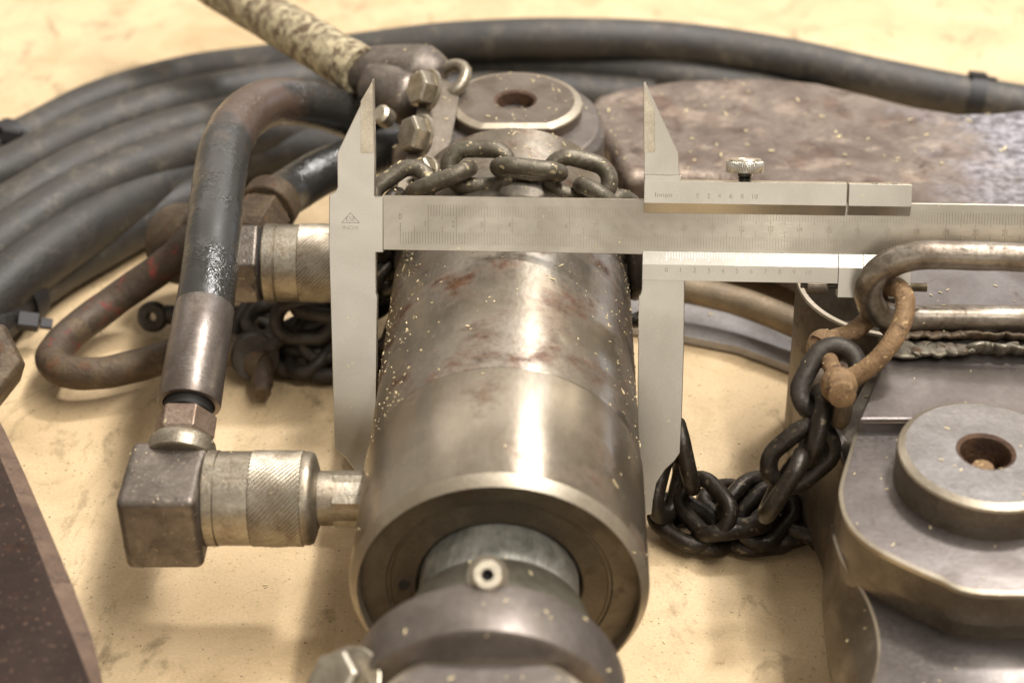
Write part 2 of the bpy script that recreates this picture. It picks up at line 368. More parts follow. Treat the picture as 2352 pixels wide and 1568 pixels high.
# ---------------------------------------------------------------- hydraulic cylinder
AX = V(.0228, 1, 0).normalized(); CA = V(-.41, 38.75, 5.5)
MC = frame(CA, AX, (1, 0, 0))       # local x = right, y = down or up, z = away along the axis
cyl = thing('hydraulic_cylinder', (0, 48, 0), 'large stained steel hydraulic cylinder lying in the middle, gripped by the caliper jaws', 'hydraulic cylinder')
def aring(prof, **k): return MB().lathe(prof, MC, 160, **k)
aring([(4.66, .36), (4.70, .42), (4.71, 5.60), (4.705, 5.61)], caps=False).build('front_collar', 'collar', cyl)
aring([(4.708, 5.605), (4.70, 5.62), (4.655, 5.675), (4.60, 5.68), (4.2, 5.70)], caps=False).build('collar_seam', 'chamfer', cyl)
aring([(4.36, .45), (4.38, .05), (4.42, .0), (4.56, .16), (4.67, .37)], caps=False).build('collar_rim', 'chamfer', cyl)
aring([(4.38, .42), (3.56, .42), (3.5, .47), (3.42, .47), (3.42, .9)], caps=False).build('collar_face', 'face', cyl)
aring([(2.56, 1.4), (2.56, .56), (2.64, .48), (3.40, .48), (3.40, .8)], caps=False).build('gland_ring', 'face', cyl)
MB().lathe([(.01, .5), (.16, .5), (.16, .40), (.01, .40)], MC @ Matrix.Translation((-3.0, 0, 0)), 20, caps=False).build('spanner_hole', 'black', cyl)
aring([(4.2, 5.70), (4.60, 5.70), (4.65, 5.77), (4.65, 22.1), (4.58, 22.22), (4.1, 22.22), (.1, 22.22)], caps=False).build('tube', 'tube', cyl)
aring([(2.5, -3.2), (2.5, 3)], ).build('piston_rod', 'rod', cyl)
# front yoke
aring([(2.2, -1.2), (2.68, -1.2), (2.78, -1.3), (3.5, -3.65), (3.5, -5)], caps=True).build('rod_collar', 'rodcollar', cyl)
MB().lathe([(.1, -3.55), (3.75, -3.55), (3.96, -3.66), (4.02, -3.85), (4.05, -5.3), (3.98, -5.5), (3.8, -5.6), (.1, -5.6)], MC @ Matrix.Translation((-.22, 0, 0)), 160, caps=False).build('yoke_head', 'yoke', cyl)
# socket screw on the rod collar
sc = V(-0.68, 35.10, 9.78)
sd = V(0, -.62, .78)
ms = frame(sc, sd, (1, 0, 0))
scr = MB().lathe([(.44, -.5), (.44, .0), (.38, .07), (.18, .07)], ms, 32, caps=False).build('socket_screw', 'bright', cyl)
MB().lathe([(.18, .065), (.16, -.2), (.01, -.2)], ms, 6, caps=False).build('hex_socket', 'black', scr)
MB().lathe([(.48, -.3), (.58, -.3), (.58, -.14), (.48, -.14)], ms, 32, caps=False).build('screw_seat', 'face', scr)

def pin_disc(ctr, flat_y, mat, parent, neck=1.3, r=2.7, matc='chamfer', ch=.24):
    """horizontal pin head with a pale worn chamfer and a flat milled on one side"""
    c = Vector(ctr); seg = 128
    def ring(rad, z, inset=0):
        out = []
        for k in range(seg):
            a = 2*math.pi*k/seg; x, y = rad*math.cos(a), rad*math.sin(a)
            if flat_y is not None: y = max(y, flat_y+inset) if flat_y < 0 else min(y, flat_y-inset)
            out.append(c+V(x, y, z))
        return out
    def holed(z, rad): return [c+V(rad*math.cos(2*math.pi*k/seg), rad*math.sin(2*math.pi*k/seg), z) for k in range(seg)]
    o = MB().loft([ring(r-ch, 0, ch*.85), holed(0, .93)], caps=False).build('pin_top', mat, parent)
    MB().loft([ring(r, -.20), ring(r-.03, -.12, .01), ring(r-ch, 0, ch*.85)], caps=False).build('pin_rim', matc, parent)
    MB().loft([ring(r-.02, -neck), ring(r, -.20)], caps=False).build('pin_side', 'armside', parent)
    b = MB().loft([holed(0, .93), holed(-.08, .8), holed(-1.2, .74), holed(-1.2, .01)], caps=False).build('pin_bore', 'rust_hole', parent)
    MB().lathe([(.01, -1.19), (.3, -1.0), (.4, -.75), (.33, -.6), (.01, -.58)], Matrix.Translation(c), 18, caps=False).build('grease_nipple', 'orange', b)

# front pin, only its back edge is in view
pin_disc((-.75, 30.5, 8.45), 2.75, 'yoke', cyl, neck=2, r=3.25, ch=.3)
# bolt on the yoke
def hex_bolt(ctr, ax, parent, r=.55, h=.5, mat='bolt', name='hex_bolt', wash=.72):
    m = frame(ctr, ax)
    o = MB().lathe([(r*.98, 0), (r, .04), (r, h-.1), (r*.86, h), (.01, h)], m, 6, caps=False).build(name, mat, parent, bevel=.03, smooth=20)
    MB().lathe([(wash, -.16), (wash, -.03), (wash-.04, .002), (.1, .002)], m, 40, caps=False).build('washer', mat, o if parent else None)
    return o
hex_bolt(V(-4.66, 33.20, 7.43), V(-.45, -.35, .82), cyl, r=.82, h=.75, wash=1.15)
# rear eye and pin
pc = V(0.15, 65.60, 9.00)
eye = []
for z, d in ((1.5, -.5), (2.2, 0), (8.0, 0), (8.35, -.25)):
    ring = []
    for k in range(64):
        a = 2*math.pi*k/64; x, y = (3.75+d)*math.cos(a), (3.6+d)*math.sin(a)
        if y < 0: y = y*1.3; x = x*(1+.12*min(1, -y/3.))
        ring.append(V(pc.x+x, pc.y+y, z))
    eye.append(ring)
MB().loft(eye).build('rear_eye', 'yoke', cyl, bevel=.1)
pin_disc(pc, -2.42, 'pin', cyl, neck=1.0, r=2.87, ch=.34)
# ports on the left
def knurled(m, r, h0, h1, parent, mat='coupler', n=58, tw=1.9, depth=.075):
    seg = n*6; rows = 80; rings = []
    for j in range(rows+1):
        h = h0+(h1-h0)*j/rows; ring = []
        for k in range(seg):
            a = 2*math.pi*k/seg; ph = (a*n/(2*math.pi)+h*tw*n/(2*math.pi*r)*.55) % 1
            dd = abs(ph*2-1)*depth*(.7+.5*noise.noise(V(math.cos(a)*2, math.sin(a)*2, h*1.5)))
            if j in (0, rows): dd = -.02
            rr = r+dd; ring.append(m @ V(rr*math.cos(a), rr*math.sin(a), h))
        rings.append(ring)
    return MB().loft(rings, caps=False).build('knurled_sleeve', mat, parent, smooth=60)

hose1 = thing('hydraulic_hose', V(-11.60, 49.84, 0.00), 'near black hydraulic hose with square steel elbow and knurled coupler left of the cylinder', 'hydraulic hose', 'hydraulic hoses with knurled couplers')
cpl_y, cpl_z = 43.45, 5.5
mx = frame((-4.4, cpl_y, cpl_z), (-1, 0, 0), (0, 0, 1))      # z runs left, away from the cylinder
def lx(px, d=56.7): return -4.4-(px-1176)/3906*d             # distance left of the cylinder wall
a0, a1 = lx(828), lx(722)
MB().lathe([(.3, -.6), (.88, -.6), (.88, .12), (.82, .17), (.82, .24), (.90, .3), (.90, lx(765)), (.92, lx(760)), (.92, lx(718))], mx, 48).build('port_nipple', 'coupler', cyl)
MB().lathe([(.60, .32), (1.0, .32), (1.0, lx(768)), (.6, lx(768))], mx, 6).build('nipple_flats', 'coupler', cyl, bevel=.03)
MB().lathe([(.9, lx(735)), (1.34, lx(726)), (1.50, lx(722)), (1.56, lx(714)), (1.56, lx(700))], mx, 72).build('coupler_end', 'coupler', hose1, smooth=50)
knurled(mx, 1.56, lx(700), lx(582), hose1)
MB().lathe([(1.5, lx(583)), (1.575, lx(582)), (1.575, lx(507)), (1.52, lx(506)), (1.52, lx(504)), (1.60, lx(503)), (1.60, lx(480)), (1.54, lx(476)), (1.2, lx(476))], mx, 72).build('coupler_body', 'coupler', hose1, smooth=30)
MB().lathe([(1.35, lx(476)), (1.35, lx(470))], mx, 48, caps=False).build('seal_groove', 'black', hose1)
ex0, ex1 = -4.4-lx(271)+.42, -4.4-lx(478)
mI = Matrix.Identity(4)
eb = MB().box(Matrix.Translation((0, 0, 0)), ex0, ex1, 41.55, 44.75, 4.0, 6.95).build('elbow_block', 'elbow', hose1, bevel=.27, bseg=4)
eb.modifiers['bevel'].harden_normals = True
f0 = V(-11.07, 46.52, 7.10); f1 = V(-10.92, 50.15, 8.62); fd = (f1-f0).normalized(); FL = (f1-f0).length
mf = frame(f0, fd); mq = frame(f0, fd, (.9, .35, .2))
MB().lathe([(1.1, -2.15), (1.17, -2.1), (1.17, -1.75), (1.12, -1.55), (1.0, -1.4), (.88, -1.32)], frame(f0, fd), 64).build('elbow_neck', 'coupler', hose1)
MB().lathe([(.92, -1.40), (1.0, -1.36), (1.06, -1.28), (1.06, -.52), (.96, -.42), (.8, -.4), (.78, .2)], mq, 6).build('hex_nut', 'nut', hose1, bevel=.05, smooth=20)
MB().lathe([(.82, -.36), (.86, .3)], mf, 64, caps=False).build('ferrule_gap', 'black', hose1)
MB().lathe([(.84, .25), (.84, .02), (.9, -.04), (1.06, -.02), (1.09, .05), (1.07, FL*.5), (1.05, FL), (.99, FL+.05), (.9, FL+.05)], mf, 72, caps=False).build('crimped_ferrule', 'ferrule', hose1, smooth=50)
hp = [f1-fd*.3, V(-10.93, 51.86, 9.14), V(-11.07, 54.22, 9.55), V(-11.29, 57.16, 9.73), V(-11.39, 60.24, 9.77), V(-11.12, 63.09, 9.49), V(-10.23, 65.23, 9.06), V(-8.83, 66.55, 8.33), V(-7.46, 67.63, 7.26), V(-6.23, 68.55, 5.95), V(-4.98, 69.86, 4.34)]
P = catmull(hp, 14); hr = [1.02-.0*i for i in range(len(P))]
MB().tube(P, hr, 40, wob=.03, wf=.9).build('hose', 'hose', hose1)

hose2 = thing('hydraulic_hose', V(-10.81, 66.53, 0.00), 'far black hydraulic hose, its knurled coupler and hex elbow behind the left caliper jaw', 'hydraulic hose', 'hydraulic hoses with knurled couplers')
d2 = 68.4; y2 = 57.9
mx2 = frame((-4.3, y2, 5.6), (-1, 0, 0), (0, 0, 1))
l2 = lambda px: -4.3-(px-1176)/3906*d2
MB().lathe([(.9, -.6), (.9, l2(820))], mx2, 40).build('port_nipple', 'coupler', cyl)
MB().lathe([(1.2, l2(832)), (1.5, l2(826)), (1.56, l2(818)), (1.56, l2(806))], mx2, 64).build('coupler_end', 'coupler', hose2)
knurled(mx2, 1.55, l2(806), l2(690), hose2)
MB().lathe([(1.5, l2(691)), (1.56, l2(690)), (1.57, l2(640)), (1.53, l2(638)), (1.53, l2(636)), (1.6, l2(635)), (1.6, l2(612)), (1.54, l2(609)), (1.2, l2(609))], mx2, 64).build('coupler_body', 'coupler', hose2, smooth=30)
MB().lathe([(1.46, l2(609)), (1.46, l2(600)), (1.3, l2(600))], mx2, 48, caps=False).build('seal_groove', 'black', hose2)
MB().lathe([(.4, l2(603)), (1.62, l2(603)), (1.78, l2(599)), (1.78, l2(540)), (1.6, l2(536)), (.4, l2(536))], frame((-4.3, y2, 5.6), (-1, 0, 0), (0, 0, 1)), 6).build('hex_elbow', 'elbow', hose2, bevel=.1, smooth=20)
b0 = V(-10.43, 59.63, 6.28); b1 = V(-9.99, 62.02, 6.22); bd = (b1-b0).normalized()
MB().lathe([(.9, -1.2), (1.2, -.9), (1.2, .8), (1.02, .95), (1.0, 1.4), (.9, 1.5)], frame(b0, bd), 6).build('hex_nut', 'rusty', hose2, bevel=.06, smooth=20)
MB().lathe([(1.15, 0), (1.22, .05), (1.22, 1.0), (1.15, 1.05)], frame(b0+bd*1.2, bd), 48).build('crimped_ferrule', 'rusty', hose2)
P = catmull([b0+bd*2, V(-9.55, 63.49, 5.70), V(-8.45, 64.79, 5.81), V(-7.22, 65.97, 5.76), V(-5.76, 67.15, 5.71), V(-4.31, 69.09, 4.99)], 12)
MB().tube(P, 1.0, 32, wob=.02).build('hose', 'hose', hose2)

# ---------------------------------------------------------------- vernier caliper
CU = V(0.9962156, -0.0813685, 0.0305568); CW = V(-0.0066688, -0.4220830, -0.9065326); CN = V(-0.0866607, -0.9028981, 0.4210283)
CO = V(-3.954352, 52.178716, 12.037776)
MK = Matrix((CU, -CW, CN)).transposed().to_4x4(); MK.translation = CO       # local x = along the beam (cm of its scale), y = up, z = to the viewer
cal = thing('vernier_caliper', (5, 50, 9), 'brushed stainless steel vernier caliper clamped across the cylinder, reading about nine centimetres', 'caliper')
def up(pts): return [(a, -b) for a, b in pts]
TH = .32
# fixed jaw
fj = up([(-0.933, -4.099), (-0.891, -1.522), (-0.918, 0.044), (-0.606, 0.040), (-0.620, 2.024), (-0.886, 2.028), (-0.896, 3.469), (-0.850, 3.594), (-0.913, 7.896), (-0.910, 11.841), (-1.135, 11.815), (-1.322, 10.999), (-1.540, 10.268), (-2.031, 9.580), (-2.461, 9.233), (-2.513, 5.529), (-2.578, 1.745), (-2.541, 0.006), (-2.320, -0.121), (-2.240, -0.276), (-2.242, -1.474)])
MB().prism(fj, MK, -TH, 0.0).build('fixed_jaw', 'stainless', cal, bevel=.03)
# ground knife face of the fixed inside jaw
MB().prism(up([(-0.949, -4.008), (-0.937, -1.490), (-1.387, -1.485), (-1.371, -3.310)]), MK, .001, .035).build('knife_edge', 'bright', cal, bevel=.01)
# beam
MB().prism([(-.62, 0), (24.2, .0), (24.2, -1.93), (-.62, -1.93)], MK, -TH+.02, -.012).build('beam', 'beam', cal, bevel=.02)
sl = thing  # (slider pieces are parts of the caliper)
# moving jaws (level with the beam)
mj = up([(8.497, -4.031), (8.556, -4.061), (8.838, -3.468), (9.750, -1.652), (9.816, -0.748), (9.827, -0.294), (8.587, -0.276), (8.576, -1.607), (8.545, -1.637)])
MB().prism(mj, MK, -TH+.02, .012).build('moving_inside_jaw', 'stainless', cal, bevel=.02)
MB().prism(up([(8.514, -3.942), (8.575, -1.637), (8.937, -1.642), (8.905, -3.141)]), MK, .013, .04).build('knife_edge', 'bright', cal, bevel=.01)
lj = up([(8.591, 2.172), (10.069, 2.222), (10.112, 5.247), (10.095, 7.770), (10.064, 9.047), (9.854, 9.373), (9.550, 9.671), (9.250, 10.194), (9.139, 10.844), (9.103, 11.331), (8.682, 11.426), (8.514, 7.652), (8.478, 3.411), (8.538, 3.348), (8.580, 3.161)])
MB().prism(lj, MK, -TH+.02, .005).build('moving_jaw', 'stainless', cal, bevel=.03)
# slider rails: extruded profiles (u, v in mm of the section) from x0 to x1
def rail(x0, x1, sec, name, bev=.015):
    v0 = [MK @ V(x0, y, z) for y, z in sec]; v1 = [MK @ V(x1, y, z) for y, z in sec]
    return MB().loft([v0, v1]).build(name, 'stainless', cal, bevel=bev, smooth=20)
xa = 8.60; xb = 15.55; xc = 15.62; xd = 17.75; xe = 15.36
TP = .27
top_sec = [(.68, -TH-.1), (.68, TP), (-.09, TP), (-.46, .02), (-.46, 0), (0.01, 0), (.01, -TH-.1)]
bot_sec = [(-1.95, -TH-.1), (-1.95, .0), (-1.80, .0), (-1.80, .02), (-2.24, TP), (-2.80, TP), (-2.80, -TH-.1)]
rail(xa, xb, top_sec, 'slider_rail')
# taller shoulder below the inside jaw
MB().box(MK, xa, xa+1.27, .60, .86, -TH, TP-.003).build('slider_shoulder', 'stainless', cal, bevel=.02)
rail(xa-.01, xe, bot_sec, 'vernier_rail')
rail(xc, xd, [(.66, -TH-.1), (.66, TP), (-.09, TP), (-.44, .02), (-.44, 0), (0.01, 0), (.01, -TH-.1)], 'clamp_rail')
blk = [(-1.95, -TH-.1), (-1.95, .0), (-1.80, .0), (-1.80, .02), (-2.24, TP), (-3.28, TP), (-3.28, -TH-.1)]
rail(xe+.015, xe+.85, blk, 'clamp_block')
rail(xe+.86, xd+.1, bot_sec, 'clamp_arm')
rail(xe+1.75, xd+.1, [(-2.8, -TH-.1), (-2.8, TP), (-3.28, TP), (-3.28, -TH-.1)], 'clamp_arm_end')
# back plate of the slider behind the beam
MB().box(MK, xa, xb, -2.7, .6, -TH-.22, -TH-.1).build('slider_back', 'stainless', cal, bevel=.02)
# two set screws in the top of the clamp rail
for sx_ in (.9, 1.55):
    MB().lathe([(.11, 0), (.11, .012), (.01, .012)], frame(MK @ V(xc+sx_, .66, .06), -CW), 20, caps=False).build('set_screw', 'thread', cal)
# thumb screw
tx = (12.064, -0.929)[0]
def serr(m, r, h0, h1, n, name, mat, parent, depth=.02):
    rings = []
    for h, dr in ((h0, -.05), (h0+.03, 0), (h1-.05, 0), (h1, -.04)):
        rings.append([m @ V((r+dr-(depth if k % 4 in (2, 3) else 0))*math.cos(2*math.pi*k/(4*n)), (r+dr-(depth if k % 4 in (2, 3) else 0))*math.sin(2*math.pi*k/(4*n)), h) for k in range(4*n)])
    return MB().loft(rings).build(name, mat, parent, smooth=50)
mt = frame(MK @ V(tx, .68, -.05), -CW)
scw = serr(mt, .66, .30, .70, 60, 'thumb_screw', 'stainless', cal, .025)
MB().lathe([(.56, .68), (.56, .74), (.52, .78), (.4, .77), (.38, .75), (.01, .75)], mt, 48, caps=False).build('screw_cap', 'bright', scw)
MB().lathe([(.26, -.02), (.20, .02), (.20, .08), (.24, .1), (.20, .14), (.24, .18), (.24, .31)], mt, 32).build('screw_stem', 'thread', scw)
# fine adjusting roller and screw
mr = frame(MK @ V((14.309, 2.912)[0], (14.309, 2.912)[1]*-1, .0), CU)
serr(mr, .30, 0, .72, 26, 'adjusting_roller', 'armside', cal, .012)
MB().lathe([(.10, -.2), (.10, 1.2)], mr, 20).build('adjusting_spindle', 'thread', cal)
pt = []
for i in range(26):
    pt += [(.17, 3.0+i*.045), (.13, 3.0+i*.045+.022)]
MB().lathe([(.05, 2.0), (.13, 2.0)]+pt, mr, 24).build('adjusting_thread', 'bolt', cal, smooth=10)

# etched scales and figures
def ticks(lst, z0, name, mat, w=.0125):
    b = MB()
    for x, y0, y1 in lst:
        b.add([MK @ V(x-w/2, y0, z0), MK @ V(x+w/2, y0, z0), MK @ V(x+w/2, y1, z0), MK @ V(x-w/2, y1, z0)], [[0, 1, 2, 3]])
    o = b.build(name, mat, cal); o['kind'] = 'stuff'; return o
lo = []; lof = []
for i in range(0, 236):
    x = i*.1; dst = lo if i < 24 or i > 186 else lof
    y1 = -1.26 if i % 5 else (-1.05 if i % 10 else -.93)
    dst.append((x, -1.70, y1))
    if i >= 10:
        dst.append((x, -.30, -.70 if i % 5 else (-.80 if i % 10 else -.93)))
ticks(lo, -.006, 'scale_marks', 'etch'); ticks(lof, -.006, 'faint_scale_marks', 'etch_faint')
# vernier marks lie on the sloping face of the lower rail
vz = lambda y: .02+(-1.80-y)/.44*(TP-.02)+.008
vx0 = (9.425, 2.003)[0]; vx1 = (14.332, 1.917)[0]
b = MB(); w = .02
for i in range(51):
    x = vx0+(vx1-vx0)*i/50; y1 = -2.12 if i % 5 == 0 else -2.02
    b.add([MK @ V(x-w/2, -1.83, vz(-1.83)), MK @ V(x+w/2, -1.83, vz(-1.83)), MK @ V(x+w/2, y1, vz(y1)), MK @ V(x-w/2, y1, vz(y1))], [[0, 1, 2, 3]])
b.build('vernier_marks', 'etch_light', cal)['kind'] = 'stuff'
b = MB()
for i in range(51):
    x = 10.68+i*.078
    b.add([MK @ V(x-.006, -.11, TP-.01), MK @ V(x+.006, -.11, TP-.01), MK @ V(x+.006, -.30, .135), MK @ V(x-.006, -.30, .135)], [[0, 1, 2, 3]])
def text(s, x, y, h, z, name='figure', mat='etch', off=-.015, sx=1.0):
    cu = bpy.data.curves.new(name, 'FONT'); cu.body = s; cu.size = 1; cu.align_x = 'CENTER'; cu.align_y = 'CENTER'; cu.offset = off; cu.resolution_u = 3
    tmp = bpy.data.objects.new('tmp', cu); col.objects.link(tmp); bpy.context.view_layer.update()
    me = bpy.data.meshes.new_from_object(tmp); bpy.data.objects.remove(tmp); 
    k = h/.70; o_ = ORG[cal]
    for vv in me.vertices:
        p = MK @ V(x+vv.co.x*k*sx, y+vv.co.y*k, z)
        vv.co = (p-o_)*S
    me.name = name; me.materials.clear(); me.materials.append(M[mat])
    o = bpy.data.objects.new(name, me); col.objects.link(o); o.parent = cal; ORG[o] = o_.copy(); return o
text('0', 0, -.74, .22, -.006, sx=.8)
for i in range(1, 24):
    text(str(i), i-.11 if i < 10 else i, -1.0+.02, .20, -.006, mat='etch' if i < 3 or i > 17 else 'etch_faint', sx=.85)
for i in range(0, 11):
    text(str(i), vx0+(vx1-vx0)*i/10, -2.43, .17, TP+.004, mat='etch' if i in (0, 1, 2) else 'etch_faint')
for s_, px in (('0', 1604), ('2', 1629), ('4', 1654), ('6', 1680), ('8', 1706), ('10', 1734)):
    a_ = (1.256, -0.080)
    text(s_, {'0': (10.477, -0.212), '2': (10.854, -0.217), '4': (11.230, -0.223), '6': (11.620, -0.228), '8': (12.010, -0.234), '10': (12.430, -0.240)}[s_][0]-.03, .17, .17, TP+.004, mat='etch_faint' if s_ in '048' else 'etch')
text('Innen', (9.300, -0.195)[0]-.03, .19, .17, TP+.004, 'engraved_word', 'etch', sx=1.15)
jx, jy = (-1.783, 0.799)[0], -(-1.783, 0.799)[1]
text('ESE', jx, jy-.06, .17, .003, 'engraved_letters', 'etch', -.02)
text('INOX', jx, jy-.36, .15, .003, 'engraved_word', 'etch_faint', -.015, sx=1.1)
tb = MB()
for (xa_, ya_), (xb_, yb_) in (((-.32, -.18), (.32, -.18)), ((-.32, -.18), (0, .17)), ((.32, -.18), (0, .17))):
    d_ = V(xb_-xa_, yb_-ya_, 0).normalized(); nn = V(-d_.y, d_.x, 0)*.008
    tb.add([MK @ (V(jx+xa_, jy+ya_, .003)+nn), MK @ (V(jx+xa_, jy+ya_, .003)-nn), MK @ (V(jx+xb_, jy+yb_, .003)-nn), MK @ (V(jx+xb_, jy+yb_, .003)+nn)], [[0, 1, 2, 3]])
tb.build('engraved_triangle', 'etch', cal)

# ---------------------------------------------------------------- chains
def link_mesh(name, mat, L=3.0, W=2.1, r=.34):
    R = W/2-r; h = L/2-W/2; P = []
    for k in range(13):
        a = -math.pi/2+math.pi*k/12; P.append(V(h+R*math.cos(a), R*math.sin(a), 0))
    for k in range(13):
        a = math.pi/2+math.pi*k/12; P.append(V(-h+R*math.cos(a), R*math.sin(a), 0))
    me = MB().tube(P, r, 14, closed=True, wob=.08, wf=1.3).mesh(name); me.materials.append(M[mat]); return me
LM = {k: link_mesh('chain_link', k, r=q) for k, q in (('chain_top', .34), ('chain_dark', .31), ('chain_grey', .32))}
def link(p1, p2, n, kind, parent, size=None):
    """one link whose inner ends reach p1 and p2, lying in the plane with normal n"""
    p1, p2 = Vector(p1), Vector(p2); x = (p2-p1).normalized(); c = (p1+p2)/2
    m = frame(c, n, x); z = m.col[2].to_3d(); z = (z-x*z.dot(x)).normalized(); y = z.cross(x)
    m = Matrix((x, y, z)).transposed().to_4x4()
    sc = size or 1.0
    o = bpy.data.objects.new('link', LM[kind]); col.objects.link(o); o.parent = parent
    o.matrix_local = Matrix.Translation((c-ORG[parent])*S) @ m @ Matrix.Scale(sc, 4)
    ORG[o] = c; return o
VW = V(0, -.82, .57); UPV = V(0, .5, .86)
ch1 = thing('chain', (0, 57, 10), 'grey steel chain draped over the top of the cylinder behind the caliper beam', 'chain')
K = 'chain_top'
link(V(-4.94, 56.42, 9.20), V(-3.62, 57.15, 9.89), V(-.4,-.75,.5), K, ch1)
link(V(-3.62, 56.37, 9.83), V(-1.75, 56.65, 10.58), V(-.35,.45,.8), K, ch1)
link(V(-2.34, 56.97, 10.51), V(-0.18, 56.79, 10.60), V(-.1,-.80,.6), K, ch1)
link(V(-0.59, 56.19, 10.97), V(1.87, 56.05, 10.77), V(.1,.6,.8), K, ch1)
link(V(1.43, 56.81, 10.46), V(3.72, 56.56, 9.92), V(.15,-.78,.55), K, ch1)
link(V(2.87, 56.05, 10.08), V(4.30, 55.92, 9.01), V(.5,.5,.7), K, ch1)
link(V(4.10, 56.66, 8.86), V(4.66, 56.23, 7.54), V(.6,-.75,.2), K, ch1)
link(V(4.46, 56.23, 7.54), V(4.70, 55.78, 6.03), V(.9,.3,.2), 'chain_dark', ch1)
link(V(4.87, 56.30, 5.89), V(4.91, 56.34, 4.21), V(.3,-.9,.2), 'chain_dark', ch1)
link(V(-4.55, 56.76, 8.99), V(-4.92, 56.23, 7.54), V(.9,-.3,.1), 'chain_dark', ch1)
link(V(-4.95, 56.67, 7.47), V(-4.93, 56.13, 6.00), V(-.5,-.8,.2), 'chain_dark', ch1)
link(V(-4.90, 56.41, 6.23), V(-5.26, 56.54, 4.49), V(.8,-.5,.2), 'chain_dark', ch1)
link(V(-5.23, 57.06, 4.36), V(-5.76, 56.56, 2.78), V(-.2,-.8,.4), 'chain_dark', ch1)
link(V(-5.58, 56.06, 2.06), V(-5.44, 55.75, 0.75), V(.6,-.6,.4), 'chain_dark', ch1)
ch2 = thing('chain', V(-9.31, 59.89, 0.00), 'dark chain heaped behind the rusty shackle left of the caliper jaw', 'chain')
K = 'chain_grey'
for a_, b_, n_ in ((V(-10.64, 58.50, 2.20), V(-9.05, 59.02, 2.40), V(-.2,-.5,.8)), (V(-9.49, 58.24, 2.60), V(-7.69, 58.24, 2.60), V(.1,-.9,.5)), (V(-10.48, 58.05, 1.30), V(-8.91, 59.10, 1.90), V(-.2,.4,.8)),
                 (V(-10.48, 59.47, 1.20), V(-10.47, 57.67, 0.90), V(.5,-.7,.5)), (V(-8.84, 57.63, 0.70), V(-8.02, 59.02, 1.40), V(-.5,-.7,.5)), (V(-9.42, 58.93, 0.90), V(-7.73, 58.61, 0.90), V(0,.3,.9)),
                 (V(-8.29, 58.08, 1.50), V(-6.84, 58.46, 1.90), V(.2,-.8,.5)), (V(-8.66, 59.06, 2.70), V(-6.95, 58.28, 2.90), V(.1,.3,.9)), (V(-10.81, 60.81, 1.30), V(-11.36, 58.93, 0.90), V(.8,-.1,.5)), (V(-7.87, 57.76, 0.50), V(-6.72, 58.40, 0.60), V(0,.1,1)),
                 (V(-10.03, 60.01, 0.60), V(-9.58, 57.60, 0.50), V(.7,-.1,.6)), (V(-7.49, 58.90, 0.70), V(-5.97, 58.09, 0.60), V(.1,-.3,.9))):
    link(a_, b_, n_, K, ch2)
ch3 = thing('chain', V(9.47, 49.02, 0.00), 'oily black chain hanging from the orange rusty shackle into a heap on the floor', 'chain')
K = 'chain_dark'
link(V(11.16, 47.24, 8.30), V(10.50, 46.42, 7.48), V(-.25,-.85,.5), 'chain_grey', ch3, 1.06)
link(V(10.41, 45.99, 7.56), V(10.08, 44.95, 6.42), V(.95,.2,.15), K, ch3)
link(V(9.28, 44.72, 5.75), V(10.23, 45.03, 6.54), V(.1,-.85,.5), K, ch3)
link(V(9.57, 44.36, 6.28), V(8.70, 43.81, 4.79), V(.85,.1,.55), K, ch3)
for a_, b_, n_ in ((V(9.84, 47.90, 1.60), V(8.88, 46.90, 1.10), V(.2,-.6,.8)), (V(7.81, 48.86, 1.00), V(8.41, 47.76, 1.20), V(.1,-.5,.9)), (V(8.22, 47.05, 1.60), V(9.28, 48.17, 2.00), V(-.5,-.5,.7)),
                 (V(6.64, 48.16, 1.80), V(7.49, 46.81, 1.60), V(-.35,-.75,.55)), (V(7.15, 46.96, 0.90), V(8.91, 47.14, 1.10), V(0,.55,.8)), (V(5.72, 48.11, 1.00), V(7.00, 47.00, 0.80), V(.3,-.5,.8)),
                 (V(5.92, 48.70, 2.60), V(5.57, 47.66, 1.60), V(.85,-.3,.4)), (V(6.12, 48.73, 4.00), V(6.51, 48.07, 2.60), V(.8,.2,.5)), 
                 (V(10.07, 48.12, 1.10), V(10.98, 47.62, 1.00), V(.1,-.4,.9)), (V(9.49, 48.20, 0.50), V(10.85, 47.46, 0.50), V(0,.5,.85)), (V(10.60, 47.60, 0.70), V(11.82, 47.12, 0.70), V(0,.3,.9)), (V(11.64, 47.42, 0.50), V(13.08, 47.34, 0.50), V(0,-.5,.9)),
                 (V(8.41, 47.22, 0.40), V(9.89, 47.46, 0.40), V(.1,.1,1)), (V(6.21, 47.82, 0.40), V(7.60, 47.10, 0.40), V(.1,.1,1)), (V(7.60, 48.81, 0.40), V(8.92, 48.81, 0.40), V(0,0,1)), (V(9.83, 47.37, 0.90), V(11.14, 47.76, 1.20), V(-.3,-.5,.8)), (V(10.50, 48.44, 0.50), V(11.74, 48.07, 0.50), V(0,.1,1)), (V(9.01, 48.61, 1.00), V(10.11, 48.22, 0.80), V(.1,-.4,.9))):
    link(a_, b_, n_, K, ch3)

